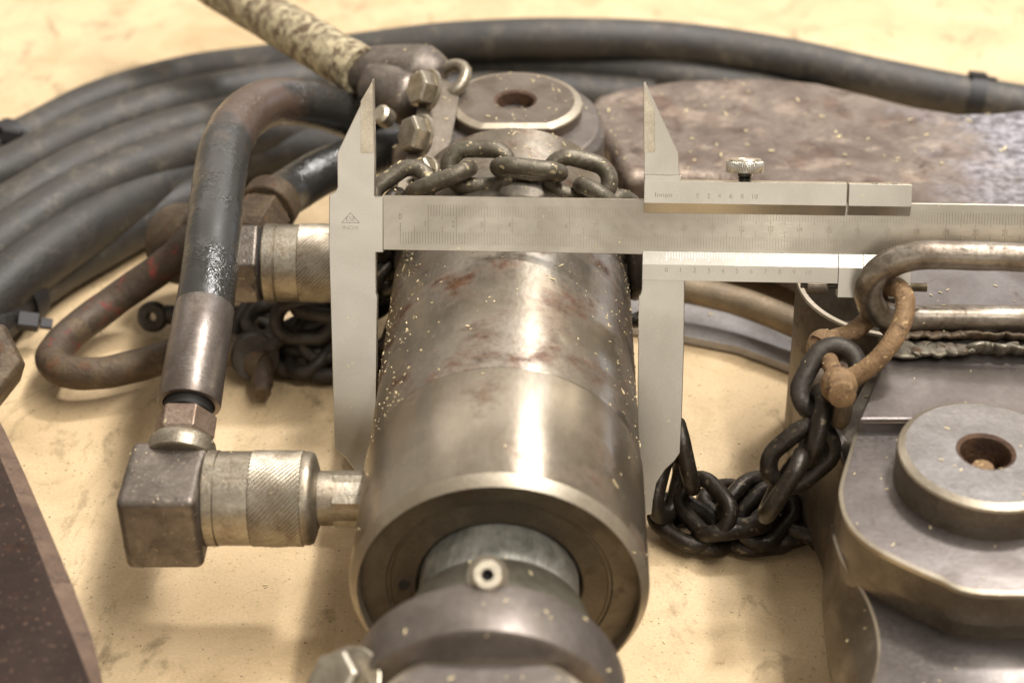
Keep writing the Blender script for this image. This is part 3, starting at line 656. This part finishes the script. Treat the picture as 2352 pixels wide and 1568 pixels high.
# ---------------------------------------------------------------- rusty shackle on the left, and the eye bolt
sh = thing('shackle', V(-16.44, 59.89, 0.00), 'bent brown shackle with red paint traces on the floor left of the near hose', 'shackle')
P = catmull([V(-13.74, 62.36, 4.20), V(-14.03, 61.60, 3.90), V(-14.81, 61.41, 3.30), V(-15.99, 61.20, 2.50), V(-17.27, 60.57, 1.80), V(-18.29, 59.43, 1.50), V(-18.83, 58.08, 1.50), V(-18.90, 56.69, 1.60)], 10)
MB().tube(P, .70, 28, wob=.05).build('painted_leg', 'red_rusty', sh)
P = catmull([V(-18.29, 59.43, 1.50), V(-18.83, 58.08, 1.50), V(-18.93, 56.82, 1.60), V(-18.19, 56.02, 1.60), V(-16.79, 56.04, 1.50), V(-15.29, 56.59, 1.50), V(-13.99, 57.39, 1.50), V(-12.66, 58.06, 1.40), V(-11.38, 57.87, 1.20), V(-10.31, 57.22, 1.00)], 10)
MB().tube(P, [.68]*len(P), 28, wob=.06).build('bow', 'rusty', sh)
MB().lathe([(.5, -.6), (.95, -.6), (1.02, -.4), (1.02, .4), (.95, .6), (.5, .6)], frame(V(-10.72, 57.72, 1.20), V(.2, -.75, .3)), 40).build('shackle_eye', 'chain_grey', sh)
MB().lathe([(.46, -.9), (.46, .8), (.36, .95), (.36, 1.25), (.3, 1.3)], frame(V(-10.33, 56.91, 1.00), V(.1, -1, -.25)), 24).build('shackle_pin', 'rusty', sh)
MB().lathe([(1.5, -1.2), (1.8, -1.0), (1.8, 1.0), (1.5, 1.2)], frame(V(-13.99, 63.26, 3.20), V(.6, -.5, .3)), 40).build('leg_boss', 'rusty', sh, bevel=.2)
eb_ = thing('eye_bolt', V(-15.89, 62.33, 0.00), 'small dark eye ring on the floor peeking out left of the brown ferrule', 'eye bolt')
mE = frame(V(-15.55, 61.00, 0.90), V(-.1, -.9, .5))
MB().lathe([(.24, -.3), (.2, -.25), (.2, .25), (.24, .3), (.55, .34), (.66, .2), (.68, 0), (.66, -.2), (.55, -.34), (.24, -.3)], mE, 40, caps=False).build('eye', 'chain_grey', eb_)
MB().tube([V(-15.05, 61.17, 0.90), V(-13.31, 60.90, 0.90), V(-11.25, 61.09, 1.00)], .42, 20).build('shank', 'chain_grey', eb_)

# ---------------------------------------------------------------- big hoses in the background
hoses = []
def bighose(pts, r, label, mat='rubber', n=10):
    P = catmull(pts, n); g = Vector((P[len(P)//2].x, P[len(P)//2].y, 0))
    o = MB().tube(P, r, 36, wob=.015, wf=.25).build('rubber_hose', mat, None, org=g)
    hoses.append(P); return tag(o, label, 'hose', 'thick rubber hoses coiled behind the cylinder')
bighose([V(-29.75, 67.55, 1.50), V(-27.39, 72.27, 1.60), V(-24.32, 75.54, 1.80), V(-21.49, 78.95, 2.00), V(-17.38, 81.56, 2.20), V(-12.83, 82.19, 2.60), V(-7.74, 82.42, 3.20), V(-2.89, 82.42, 3.80), V(2.84, 82.42, 4.00), V(8.84, 82.68, 3.60), V(14.27, 81.68, 3.20), V(18.65, 80.24, 2.80), V(22.97, 79.04, 2.40), V(27.71, 77.98, 2.00), V(31.26, 76.46, 2.00)], 1.12, 'outermost thick black hose, arching along the far edge against the bright floor')
bighose([V(-28.30, 62.94, 1.60), V(-25.91, 68.74, 2.20), V(-23.25, 71.55, 2.60), V(-20.38, 74.11, 3.00), V(-16.98, 76.80, 3.00), V(-12.88, 78.99, 2.80), V(-8.16, 81.31, 2.40), V(-2.70, 83.02, 2.20), V(2.42, 82.92, 2.20), V(7.51, 82.28, 2.00), V(12.04, 81.03, 1.60), V(16.33, 78.94, 1.40)], 1.2, 'second thick hose from outside, passing just behind the round pin head', 'rubber')
bighose([V(-27.12, 59.04, 1.50), V(-24.63, 64.24, 2.60), V(-22.00, 66.76, 3.40), V(-19.46, 69.96, 3.60), V(-16.33, 73.13, 3.40), V(-12.49, 75.86, 3.00), V(-8.36, 78.07, 2.40), V(-4.00, 80.13, 1.80), V(1.70, 80.88, 1.60), V(7.40, 80.27, 1.40)], 1.15, 'third thick dusty hose from outside, in the middle of the bundle at left')
bighose([V(-26.89, 57.14, 1.50), V(-24.22, 61.19, 2.40), V(-22.03, 64.14, 3.00), V(-19.96, 67.22, 3.20), V(-17.21, 70.62, 3.00), V(-13.99, 73.87, 2.60), V(-10.40, 76.00, 2.00), V(-6.09, 76.75, 1.60), V(-1.66, 75.37, 1.60)], 1.25, 'fourth thick hose from outside, pale with dust near the left edge')
bighose([V(-24.97, 54.87, 1.40), V(-23.39, 58.89, 1.60), V(-21.76, 61.67, 2.20), V(-20.05, 64.40, 2.50), V(-17.92, 68.34, 2.20), V(-15.51, 72.13, 1.80), V(-12.50, 74.83, 1.40), V(-8.19, 75.28, 1.40)], 1.3, 'innermost thick dark hose lying lowest beside the rusty shackle', 'rubber2')
bighose([V(-23.96, 54.26, 1.20), V(-22.91, 58.19, 1.20), V(-21.95, 61.05, 1.30), V(-20.67, 63.76, 1.30), V(-18.69, 66.53, 1.30), V(-16.39, 69.47, 1.30), V(-13.79, 71.53, 1.30)], 1.15, 'dark hose under the innermost one, bound by the near cable tie', 'rubber2')

def tie(ctr, ax, r, label, head=None, w=.5):
    ctr = Vector(ctr); t = thing('cable_tie', (ctr.x, ctr.y, 0), label, 'cable tie', 'black cable ties round the hoses')
    m = frame(ctr, ax)
    MB().lathe([(r, -w/2), (r+.12, -w/2), (r+.12, w/2), (r, w/2), (r, -w/2)], m, 48, caps=False).build('strap', 'tie', t)
    if head:
        hc, hx = head; mh = frame(hc, hx)
        h_ = MB().box(mh, -.45, .45, -.34, .34, -.3, .3).build('locking_head', 'tie', t, bevel=.06)
        MB().box(mh, .5, 1.0, -.22, .22, -.15, .12).build('strap_tail', 'tie', t, bevel=.03)
    return t
tie(V(-24.84, 74.40, 2.00), V(-24.07, 76.37, 1.80)-V(-25.68, 74.01, 1.80), 1.18, 'black cable tie round the outermost hose at the left edge', (V(-24.21, 73.20, 3.20), V(.2,.3,1)), .9)
tie(V(-21.52, 62.00, 1.30), V(-20.67, 63.76, 1.30)-V(-21.95, 61.05, 1.30), 1.24, 'black cable tie with square locking head at left beside the lower hose', (V(-20.63, 59.90, 1.40), V(.3,-.5,.8)), .8)
tie(V(23.85, 78.90, 2.30), V(27.71, 77.98, 2.00)-V(22.97, 79.04, 2.40), 1.16, 'black cable tie round the outermost hose at far right', (V(23.82, 79.02, 3.40), V(.1,.2,1)), .8)

# ---------------------------------------------------------------- handle with clamp
hd = thing('lever_handle', V(-6.91, 70.98, 7.69), 'round steel lever handle with flaking cream paint, bolted to the far end of the cylinder', 'lever handle')
p0, p1 = V(-6.55, 68.22, 8.97), V(-20.18, 86.07, 8.31)
P = [p0+(p1-p0)*i/24 for i in range(25)]
MB().tube(P, 1.12, 40, wob=.04, wf=.8).build('grip_pole', 'flaky', hd)
P = catmull([V(-6.87, 69.02, 8.71), V(-6.08, 68.49, 9.01), V(-4.90, 68.15, 9.22), V(-3.83, 67.76, 9.36), V(-2.96, 67.27, 9.35)], 6)
MB().tube(P, [(1.22+.12*math.sin(i/len(P)*3.1))*min(1, ((len(P)-i)/7.0)**.5) for i in range(len(P))], 32, squash=.75, wob=.06).build('forged_socket', 'elbow', hd)
MB().tube(catmull([V(-6.26, 67.92, 8.55), V(-5.43, 67.09, 8.75), V(-4.73, 66.33, 8.71), V(-3.95, 65.81, 8.67)], 6), [1.15*min(1, ((20-i)/6.0)**.5)*min(1, ((i+1)/4.0)**.5) for i in range(19)], 24, wob=.08).build('clevis_cheek', 'elbow', hd)
MB().slab([V(-3.41, 66.82, 9.41), V(-2.92, 66.33, 9.40), V(-2.71, 65.43, 9.17), V(-2.98, 62.24, 8.79), V(-3.87, 58.67, 8.57), V(-4.45, 57.63, 8.49), V(-4.63, 58.09, 8.80), V(-4.19, 61.48, 9.10), V(-3.96, 64.48, 9.55)], V(.5,.15,-.1)).build('clamp_plate', 'armside', hd, bevel=.08)
MB().slab([V(-4.89, 62.45, 8.58), V(-4.13, 61.88, 8.98), V(-4.30, 58.03, 8.54), V(-4.72, 57.80, 8.38)], V(-.15,.6,-.6)).build('clamp_back', 'rusty', hd, bevel=.08)
bx_ = V(-.80, -.42, .42)
hex_bolt(V(-3.58, 64.54, 9.99), bx_, hd, r=.78, h=.62, wash=.9)
hex_bolt(V(-3.78, 61.30, 9.55), bx_, hd, r=.78, h=.62, wash=.9)
hex_bolt(V(-3.47, 59.09, 9.18), bx_+V(.3,-.1,.1), hd, r=.5, h=.4, wash=.62)
MB().lathe([(.42, -.3), (.42, .25), (.3, .36), (.01, .36)], frame(V(-5.36, 63.72, 9.17), V(-.5,-.45,.7)), 24, caps=False).build('bolt_end', 'bright', hd)
mr_ = frame(V(-2.75, 66.76, 9.33), V(-.5,-.3,.9))
P = [mr_ @ V(.85*math.cos(a), .85*math.sin(a), 0) for a in [2*math.pi*k/32 for k in range(32)]]
MB().tube(P, .27, 14, closed=True).build('split_ring', 'coupler', hd)

# ---------------------------------------------------------------- forged arm behind the cylinder, at the right
arm = thing('forged_arm', V(16.25, 77.39, 0.00), 'broad rusty forged steel arm with scaly top lying behind the caliper slider', 'steel arm')
top = [V(3.30, 70.59, 6.00), V(3.93, 72.09, 6.00), V(5.24, 73.00, 6.00), V(7.99, 73.83, 6.00), V(11.98, 74.11, 6.00), V(14.61, 73.55, 6.00), V(16.69, 72.36, 6.00), V(18.71, 71.11, 6.00), V(20.58, 70.41, 6.00), V(22.41, 70.50, 6.00), V(25.18, 71.11, 6.00), V(26.90, 71.47, 6.00), V(23.00, 57.41, 6.00), V(16.92, 57.41, 6.00), V(14.66, 59.41, 6.00), V(12.47, 61.50, 6.00), V(10.86, 63.25, 6.00), V(9.64, 64.00, 6.00), V(7.99, 64.38, 6.00), V(6.10, 64.42, 6.00), V(4.90, 64.16, 6.00), V(4.35, 67.22, 6.00)]
MB().slab([p-V(0,0,4.6) for p in top], V(0,0,4.6)).build('arm_body', 'slab', arm, bevel=.55, bseg=5)
# pipe and flat strip on the floor between the two tools
pp = thing('bent_pipe', V(9.27, 63.62, 0.00), 'blurred tan pipe curving along the floor right of the moving jaw', 'pipe')
P = catmull([V(3.85, 62.01, 2.20), V(5.72, 61.67, 2.20), V(7.93, 61.05, 2.20), V(10.07, 60.12, 2.10), V(12.10, 58.70, 2.00), V(14.04, 57.03, 1.80)], 10)
MB().tube(P, .62, 28, wob=.02).build('pipe_bend', 'pipe', pp)
fr = [V(5.14, 63.50, 0.50), V(7.42, 62.86, 0.50), V(10.02, 61.90, 0.50), V(12.27, 60.22, 0.50), V(14.39, 58.23, 0.50), V(13.96, 55.63, 0.50), V(11.94, 57.76, 0.50), V(9.73, 59.31, 0.50), V(7.21, 60.22, 0.50), V(4.99, 60.82, 0.50)]
o = MB().slab([p-V(0,0,.4) for p in fr], V(0,0,.4)).build('steel_strip', 'strip', None, bevel=.05, org=V(9.10, 61.88, 0.00))
tag(o, 'curved flat blue grey steel strip lying in front of the tan pipe', 'steel strip')

# ---------------------------------------------------------------- second tool at the right
rt = thing('puller_head', V(17.33, 51.09, 0.00), 'grey steel tool head with round pin and welded rod loop at the right edge', 'tool head')
bo = [V(11.56, 44.95, 7.60), V(10.96, 43.24, 7.60), V(10.43, 41.69, 7.60), V(10.29, 40.95, 7.60), V(10.29, 40.11, 7.60), V(10.49, 39.36, 7.60), V(10.94, 38.65, 7.60), V(11.73, 37.93, 7.60), V(12.64, 37.27, 7.60), V(13.79, 36.64, 7.60), V(17.69, 36.64, 7.60), V(20.10, 44.95, 7.60)]
bo = catmull(bo[:11], 6)+[bo[11]]
MB().slab([p-V(0,0,1.25) for p in bo], V(0,0,1.25)).build('boss_side', 'armside', rt)
cen = sum(bo, V(0,0,0))/len(bo)
def shrink(pts, d, z): 
    out = []
    n = len(pts)
    for i, p in enumerate(pts):
        a = (pts[i]-pts[i-1]).normalized(); b = (pts[(i+1) % n]-pts[i]).normalized(); t = (a+b).normalized()
        nn = V(-t.y, t.x, 0)
        if nn.dot(cen-p) < 0: nn = -nn
        q = p+nn*d; out.append(V(q.x, q.y, z))
    return out
MB().loft([shrink(bo, -.002, 7.45), shrink(bo, .0, 7.605), shrink(bo, .12, 7.66)], caps=False).build('boss_rim', 'chamfer', rt)
MB().loft([shrink(bo, .12, 7.66), shrink(bo, .14, 7.665)]).build('boss_top', 'arm', rt)
hub = shrink(bo, .35, 6.4)
MB().slab([p-V(0,0,1.6) for p in hub], V(0,0,1.6)).build('hub', 'armside', rt, bevel=.05)
pc2 = V(14.82, 41.58, 9.00)
pin_disc(pc2, None, 'pin_blue', rt, neck=1.35, r=2.72)
# lower body
lb = [V(10.44, 41.79, 5.40), V(10.55, 40.44, 5.40), V(10.97, 39.00, 5.40), V(11.11, 37.69, 5.40), V(11.02, 36.59, 5.40), V(10.75, 35.60, 5.40), V(10.35, 34.65, 5.40), V(9.97, 33.32, 5.40), V(9.90, 31.43, 5.40), V(18.30, 31.43, 5.40), V(21.79, 42.33, 5.40), V(11.24, 42.55, 5.40)]
cen = sum(lb, V(0,0,0))/len(lb)
def spl(pts, n=6):
    return catmull(pts[:9], n)+pts[9:]
lbs = spl(lb)
mid_ = spl([V(10.96, 44.51, 3.20), V(10.53, 42.63, 3.20), V(10.20, 40.95, 3.20), V(10.09, 39.74, 3.20), V(10.06, 38.57, 3.20), V(10.08, 37.63, 3.20), V(10.14, 36.72, 3.20), V(10.11, 35.31, 3.20), V(9.85, 32.50, 3.20), V(17.88, 32.50, 3.20), V(21.47, 44.51, 3.20), V(11.88, 44.85, 3.20)])
def blend(a, b, k, dz=0): return [p.lerp(q, k)+V(0, 0, dz) for p, q in zip(a, b)]
tp_ = shrink(lbs, -.02, 5.36)
MB().loft([shrink(mid_, 1.0, .9), shrink(mid_, .25, 1.8), mid_, blend(mid_, tp_, .35, .25), blend(mid_, tp_, .72, .25), tp_], caps=False).build('body_side', 'armside', rt, smooth=60)
MB().loft([shrink(lbs, -.02, 5.36), shrink(lbs, .06, 5.42)], caps=False).build('body_rim', 'chamfer', rt)
MB().loft([shrink(lbs, .06, 5.42), shrink(lbs, .08, 5.43)]).build('body_top', 'arm', rt)
# arm plates behind the boss
ap = [V(11.38, 44.27, 8.20), V(12.80, 47.60, 8.20), V(13.30, 48.54, 8.20), V(13.76, 51.00, 8.20), V(14.50, 53.03, 8.20), V(15.24, 53.93, 8.20), V(22.58, 53.93, 8.20), V(19.78, 44.27, 8.20)]
MB().slab([p-V(0,0,2.6) for p in ap], V(0,0,2.6)).build('arm_plate', 'arm', rt, bevel=.1, bseg=3)
gp = [V(11.41, 44.19, 8.15), V(19.77, 44.19, 8.15), V(20.05, 44.82, 7.66), V(11.58, 44.82, 7.66)]
MB().slab([V(11.52, 44.37, 8.08), V(19.83, 44.37, 8.08), V(20.07, 44.91, 7.67), V(11.66, 44.91, 7.67)], V(0,-.16,0)).build('rusty_step', 'rusty', rt)
# weld bead: overlapping ripples
b = MB(); w0, w1 = V(13.04, 48.14, 8.30), V(20.52, 47.93, 8.30)
P = []; rs = []
for i in range(160):
    t = i/159; p = w0.lerp(w1, t)+V(0, .18*noise.noise(V(i*.13, 0, 0)), .06*noise.noise(V(i*.3, 5, 0)))
    P.append(p); rs.append(.60+.16*((i*.17) % 1)+.08*noise.noise(V(i*.22, 2, 1)))
b.tube(P, rs, 24, squash=.26, wob=.12, wf=1.6); b.build('weld_bead', 'weld', rt, smooth=80)
P = [p+V(0, .75, .08) for p in P]
MB().tube(P, [.30+.07*noise.noise(V(i*.1, 9, 1)) for i in range(160)], 14, squash=.4, wob=.2, wf=3).build('weld_root', 'rusty', rt, smooth=80)
# bent rod loop standing on the arm
P = catmull([V(21.97, 47.64, 12.18), V(19.19, 47.93, 12.07), V(16.37, 48.23, 11.98), V(14.26, 48.52, 11.87), V(13.28, 48.64, 11.69), V(12.54, 48.67, 11.21), V(12.24, 48.82, 10.38), V(12.46, 48.96, 9.53), V(13.09, 49.25, 8.90), V(13.99, 49.45, 8.66), V(15.70, 49.53, 8.61), V(18.00, 49.51, 8.57), V(20.30, 49.47, 8.52), V(23.37, 49.44, 8.47)], 12)
MB().tube(P, [.49]*len(P), 32, wob=.04, wf=1.2).build('rod_loop', 'ringrod', rt)
# open pipe socket seen behind the shackle
sc_ = V(14.16, 53.30, 7.60)
MB().lathe([(3.1, -7.3), (3.3, -7.5), (3.4, -3), (3.5, -.08), (3.46, 0), (3.3, 0), (3.26, -.08), (3.2, -3.8), (.01, -3.8)], Matrix.Translation(sc_), 96, caps=False).build('pipe_socket', 'armside', rt, smooth=30)
MB().lathe([(3.51, -.07), (3.47, .012), (3.3, .012)], Matrix.Translation(sc_), 96, caps=False).build('socket_rim', 'chamfer', rt)
MB().slab([V(10.78, 46.36, 6.51), V(10.98, 46.47, 6.50), V(11.57, 45.01, 6.33), V(11.39, 43.57, 5.85)], V(.25,.5,-.3)).build('lock_tab', 'yoke', rt, bevel=.03)
MB().slab([V(10.45, 50.83, 6.40), V(13.06, 51.38, 6.40), V(14.19, 51.38, 6.40), V(12.87, 44.27, 6.40), V(11.19, 44.27, 6.40), V(10.71, 47.40, 6.40)], V(0,0,-5.9)).build('lower_cheek', 'armside', rt, bevel=.5, bseg=4)

# orange rusty shackle
rs_ = thing('shackle', V(14.72, 59.89, 0.00), 'orange rusty shackle hooked through the rod loop and holding the black chain', 'shackle')
P = catmull([V(10.81, 48.11, 8.32), V(11.16, 48.36, 8.51), V(11.87, 48.77, 8.56), V(12.58, 49.48, 8.70), V(13.01, 50.14, 8.96), V(13.14, 49.70, 9.72), V(13.16, 48.57, 10.54), V(13.19, 47.48, 10.73), V(12.98, 46.73, 10.36), V(12.57, 46.23, 9.82), V(12.01, 45.94, 9.23), V(11.40, 45.84, 8.74), V(10.91, 45.79, 8.49)], 10)
n_ = len(P)
rad = [.33+.28*math.exp(-(min(i, n_-1-i)/7.0)**2) for i in range(n_)]
MB().tube(P, rad, 24, wob=.05, wf=1.5).build('bow', 'orange', rs_)
pa, pb_ = V(10.87, 48.37, 8.17), V(10.82, 45.16, 8.82); pd = (pb_-pa).normalized(); PL = (pb_-pa).length
MB().lathe([(.3, -.6), (.5, -.5), (.62, -.1), (.62, .4), (.3, .5), (.3, PL-.6), (.52, PL-.55), (.60, PL-.35), (.60, PL), (.52, PL+.15), (.4, PL+.25), (.45, PL+.62), (.3, PL+.68)], frame(pa, pd), 40, caps=True).build('shackle_pin', 'orange', rs_, smooth=50)
MB().tube(catmull([V(10.78, 44.95, 8.86), V(10.94, 44.79, 8.46), V(10.95, 44.78, 7.93), V(10.91, 44.93, 7.45)], 5), [.34, .34, .33, .33, .32, .32, .32, .31, .31, .3, .3, .29, .28, .27, .25, .2], 18, wob=.08).build('pin_tail', 'rusty', rs_)

# ---------------------------------------------------------------- brown plate and nut at the left edge
bp = thing('brown_plate', V(-17.20, 43.86, 0.00), 'dark brown steel plate with pinkish edge coloured as if catching light in the bottom left corner', 'steel plate')
edge = [V(-19.22, 49.07, 6.50), V(-17.30, 45.79, 6.50), V(-16.01, 43.35, 6.50), V(-14.74, 40.86, 6.50), V(-13.32, 38.06, 6.50), V(-12.33, 35.94, 6.50), V(-11.96, 34.97, 6.50), V(-11.39, 32.96, 6.50)]
inner = [V(-19.60, 47.76, 6.70), V(-17.64, 45.30, 6.70), V(-16.38, 42.88, 6.70), V(-15.08, 40.32, 6.70), V(-13.74, 37.57, 6.70), V(-12.60, 35.30, 6.70), V(-12.02, 34.10, 6.70), V(-11.51, 32.62, 6.70)]
MB().slab([p-V(0,0,.3) for p in inner]+[V(-20.40, 32.90, 6.40), V(-25.76, 48.16, 6.40)], V(0,0,.3)).build('plate_face', 'brownplate', bp)
n8 = len(edge)
b = MB(); b.add(edge+inner+[p-V(0,0,2.2) for p in edge], [[i, i+1, n8+i+1, n8+i] for i in range(n8-1)]+[[2*n8+i, 2*n8+i+1, i+1, i] for i in range(n8-1)])
b.build('plate_edge', 'brownedge', bp, smooth=50)
hn = thing('hex_nut', V(-22.23, 58.29, 0.00), 'rusty brown hexagon nut cut off by the left edge above the brown plate', 'nut')
MB().lathe([(.6, -1.6), (1.6, -1.6), (1.75, -1.4), (1.75, .2), (1.5, .4), (.7, .4)], frame(V(-20.01, 51.73, 5.20), V(.35,-.5,.8), V(0.3,1,0)), 6).build('nut_body', 'rusty', hn, bevel=.1, smooth=20)
MB().lathe([(.75, -3.5), (.75, .9), (.6, 1.0)], frame(V(-20.01, 51.73, 5.20), V(.35,-.5,.8)), 24).build('stud', 'thread', hn)

# ---------------------------------------------------------------- shavings
def sliver(b, p, nrm, ln, wd, th):
    nrm = Vector(nrm).normalized(); t = Vector((random.gauss(0, 1), random.gauss(0, 1), random.gauss(0, 1)))
    t = (t-nrm*t.dot(nrm)).normalized(); t = (t+nrm*random.uniform(-.25, .25)).normalized(); s_ = nrm.cross(t).normalized()
    c = Vector(p)+nrm*(th*.55)
    k = random.uniform(.3, 1)
    v = []
    for sx_, ww in ((-1, 1), (1, k)):
        for a_, b_ in ((-1, -1), (1, -1), (1, 1), (-1, 1)):
            v.append(c+t*sx_*ln/2+s_*a_*wd/2*ww+nrm*b_*th/2)
    b.add(v, [[0, 1, 2, 3][::-1], [4, 5, 6, 7], [0, 1, 5, 4], [1, 2, 6, 5], [2, 3, 7, 6], [3, 0, 4, 7]])
db = MB()
for i in range(70):              # a few specks of dust stuck to the caliper face
    if random.random() < .6: x_, y_, z_ = random.uniform(-.4, 20), random.uniform(-1.85, -.05), -.012
    else: x_, y_, z_ = random.choice((random.uniform(-2.3, -1.1), random.uniform(8.8, 9.9))), random.uniform(-8.5, -3.4), .006
    if 8.6 < x_ < 17.8 and y_ > -3: continue
    s_ = random.uniform(.012, .035); sliver(db, MK @ V(x_, y_, z_), CN, s_*random.uniform(1, 3), s_, s_*.5)
o = db.build('dust_specks', 'straw', cal, smooth=10); o['kind'] = 'stuff'
cb = MB()
def on_tube(ang, h, r):      # ang from the top, positive to the right
    n_ = V(math.sin(ang), 0, math.cos(ang)); return MC @ V(0, 0, h)+n_*r, n_
for i in range(2500):
    side = random.random()
    if side < .42: ang = -random.uniform(.75, 1.55)**1.0
    elif side < .72: ang = random.uniform(.8, 1.5)
    else: ang = random.uniform(-1.0, 1.0)
    h = random.uniform(.6, 22)
    if h < 5.7 and random.random() < .8: continue
    r_ = 4.71 if h < 5.7 else 4.65
    if noise.noise(V(ang*2.4, h*.55, 3.0)) < random.uniform(-.35, .25): continue
    p, n_ = on_tube(ang, h, r_)
    big = random.random()
    if big < .02: sliver(cb, p, n_, random.uniform(.15, .36), random.uniform(.025, .06), .03)
    else:
        s0 = .010+.055*random.random()**3.2; sliver(cb, p, n_, s0*random.uniform(1, 2.4), s0*.7, s0*.5)
o = cb.build('shavings', 'straw', None, org=V(0, 50, 10), smooth=10)
tag(o, 'fine straw coloured shavings sprinkled over the cylinder', 'shavings', kind='stuff')
# shavings that settled on everything else: dropped from above
bpy.context.view_layer.update(); dg = bpy.context.evaluated_depsgraph_get()
cb = MB()
def drop(px0, px1, py0, py1, z, n, s0, s1, keep=None):
    for _ in range(n):
        x = random.uniform(px0, px1); y = random.uniform(py0, py1)
        hit, loc, nr, idx, ob, mm = scene.ray_cast(dg, V(x, y, 30)*S, V(0, 0, -1))
        if not hit or nr.z < .25: continue
        if ob.name.startswith(('floor', 'beam', 'fixed', 'slider', 'vernier', 'figure')): continue
        s_ = random.uniform(s0, s1); sliver(cb, loc/S, nr, s_*random.uniform(1, 2.5), s_*.6, s_*.4)
drop(3, 22, 57, 76, 0, 110, .05, .15)
drop(10, 22, 30, 56, 0, 150, .03, .08)
drop(-5, 5, 56, 70, 0, 230, .03, .09)
drop(-4, 4, 30, 39, 0, 36, .04, .09)
drop(-14, -5, 40, 47, 0, 90, .02, .05)
for _ in range(330):            # grit on the floor, thicker close to the cylinder
    a_ = random.gauss(0, 1); x_ = random.choice((-1, 1))*(4.5+abs(a_)*4); y_ = random.uniform(33, 62)
    hit, loc, nr, idx, ob, mm = scene.ray_cast(dg, V(x_, y_, 30)*S, V(0, 0, -1))
    if hit and ob.name == 'floor': s_ = .02+.07*random.random()**2; sliver(cb, loc/S, V(0, 0, 1), s_*random.uniform(1, 3), s_*.6, s_*.5)
o = cb.build('shavings', 'straw', None, org=V(10, 60, 8), smooth=10)
tag(o, 'straw coloured shavings scattered over the rusty arm, chain and right tool head', 'shavings', kind='stuff')
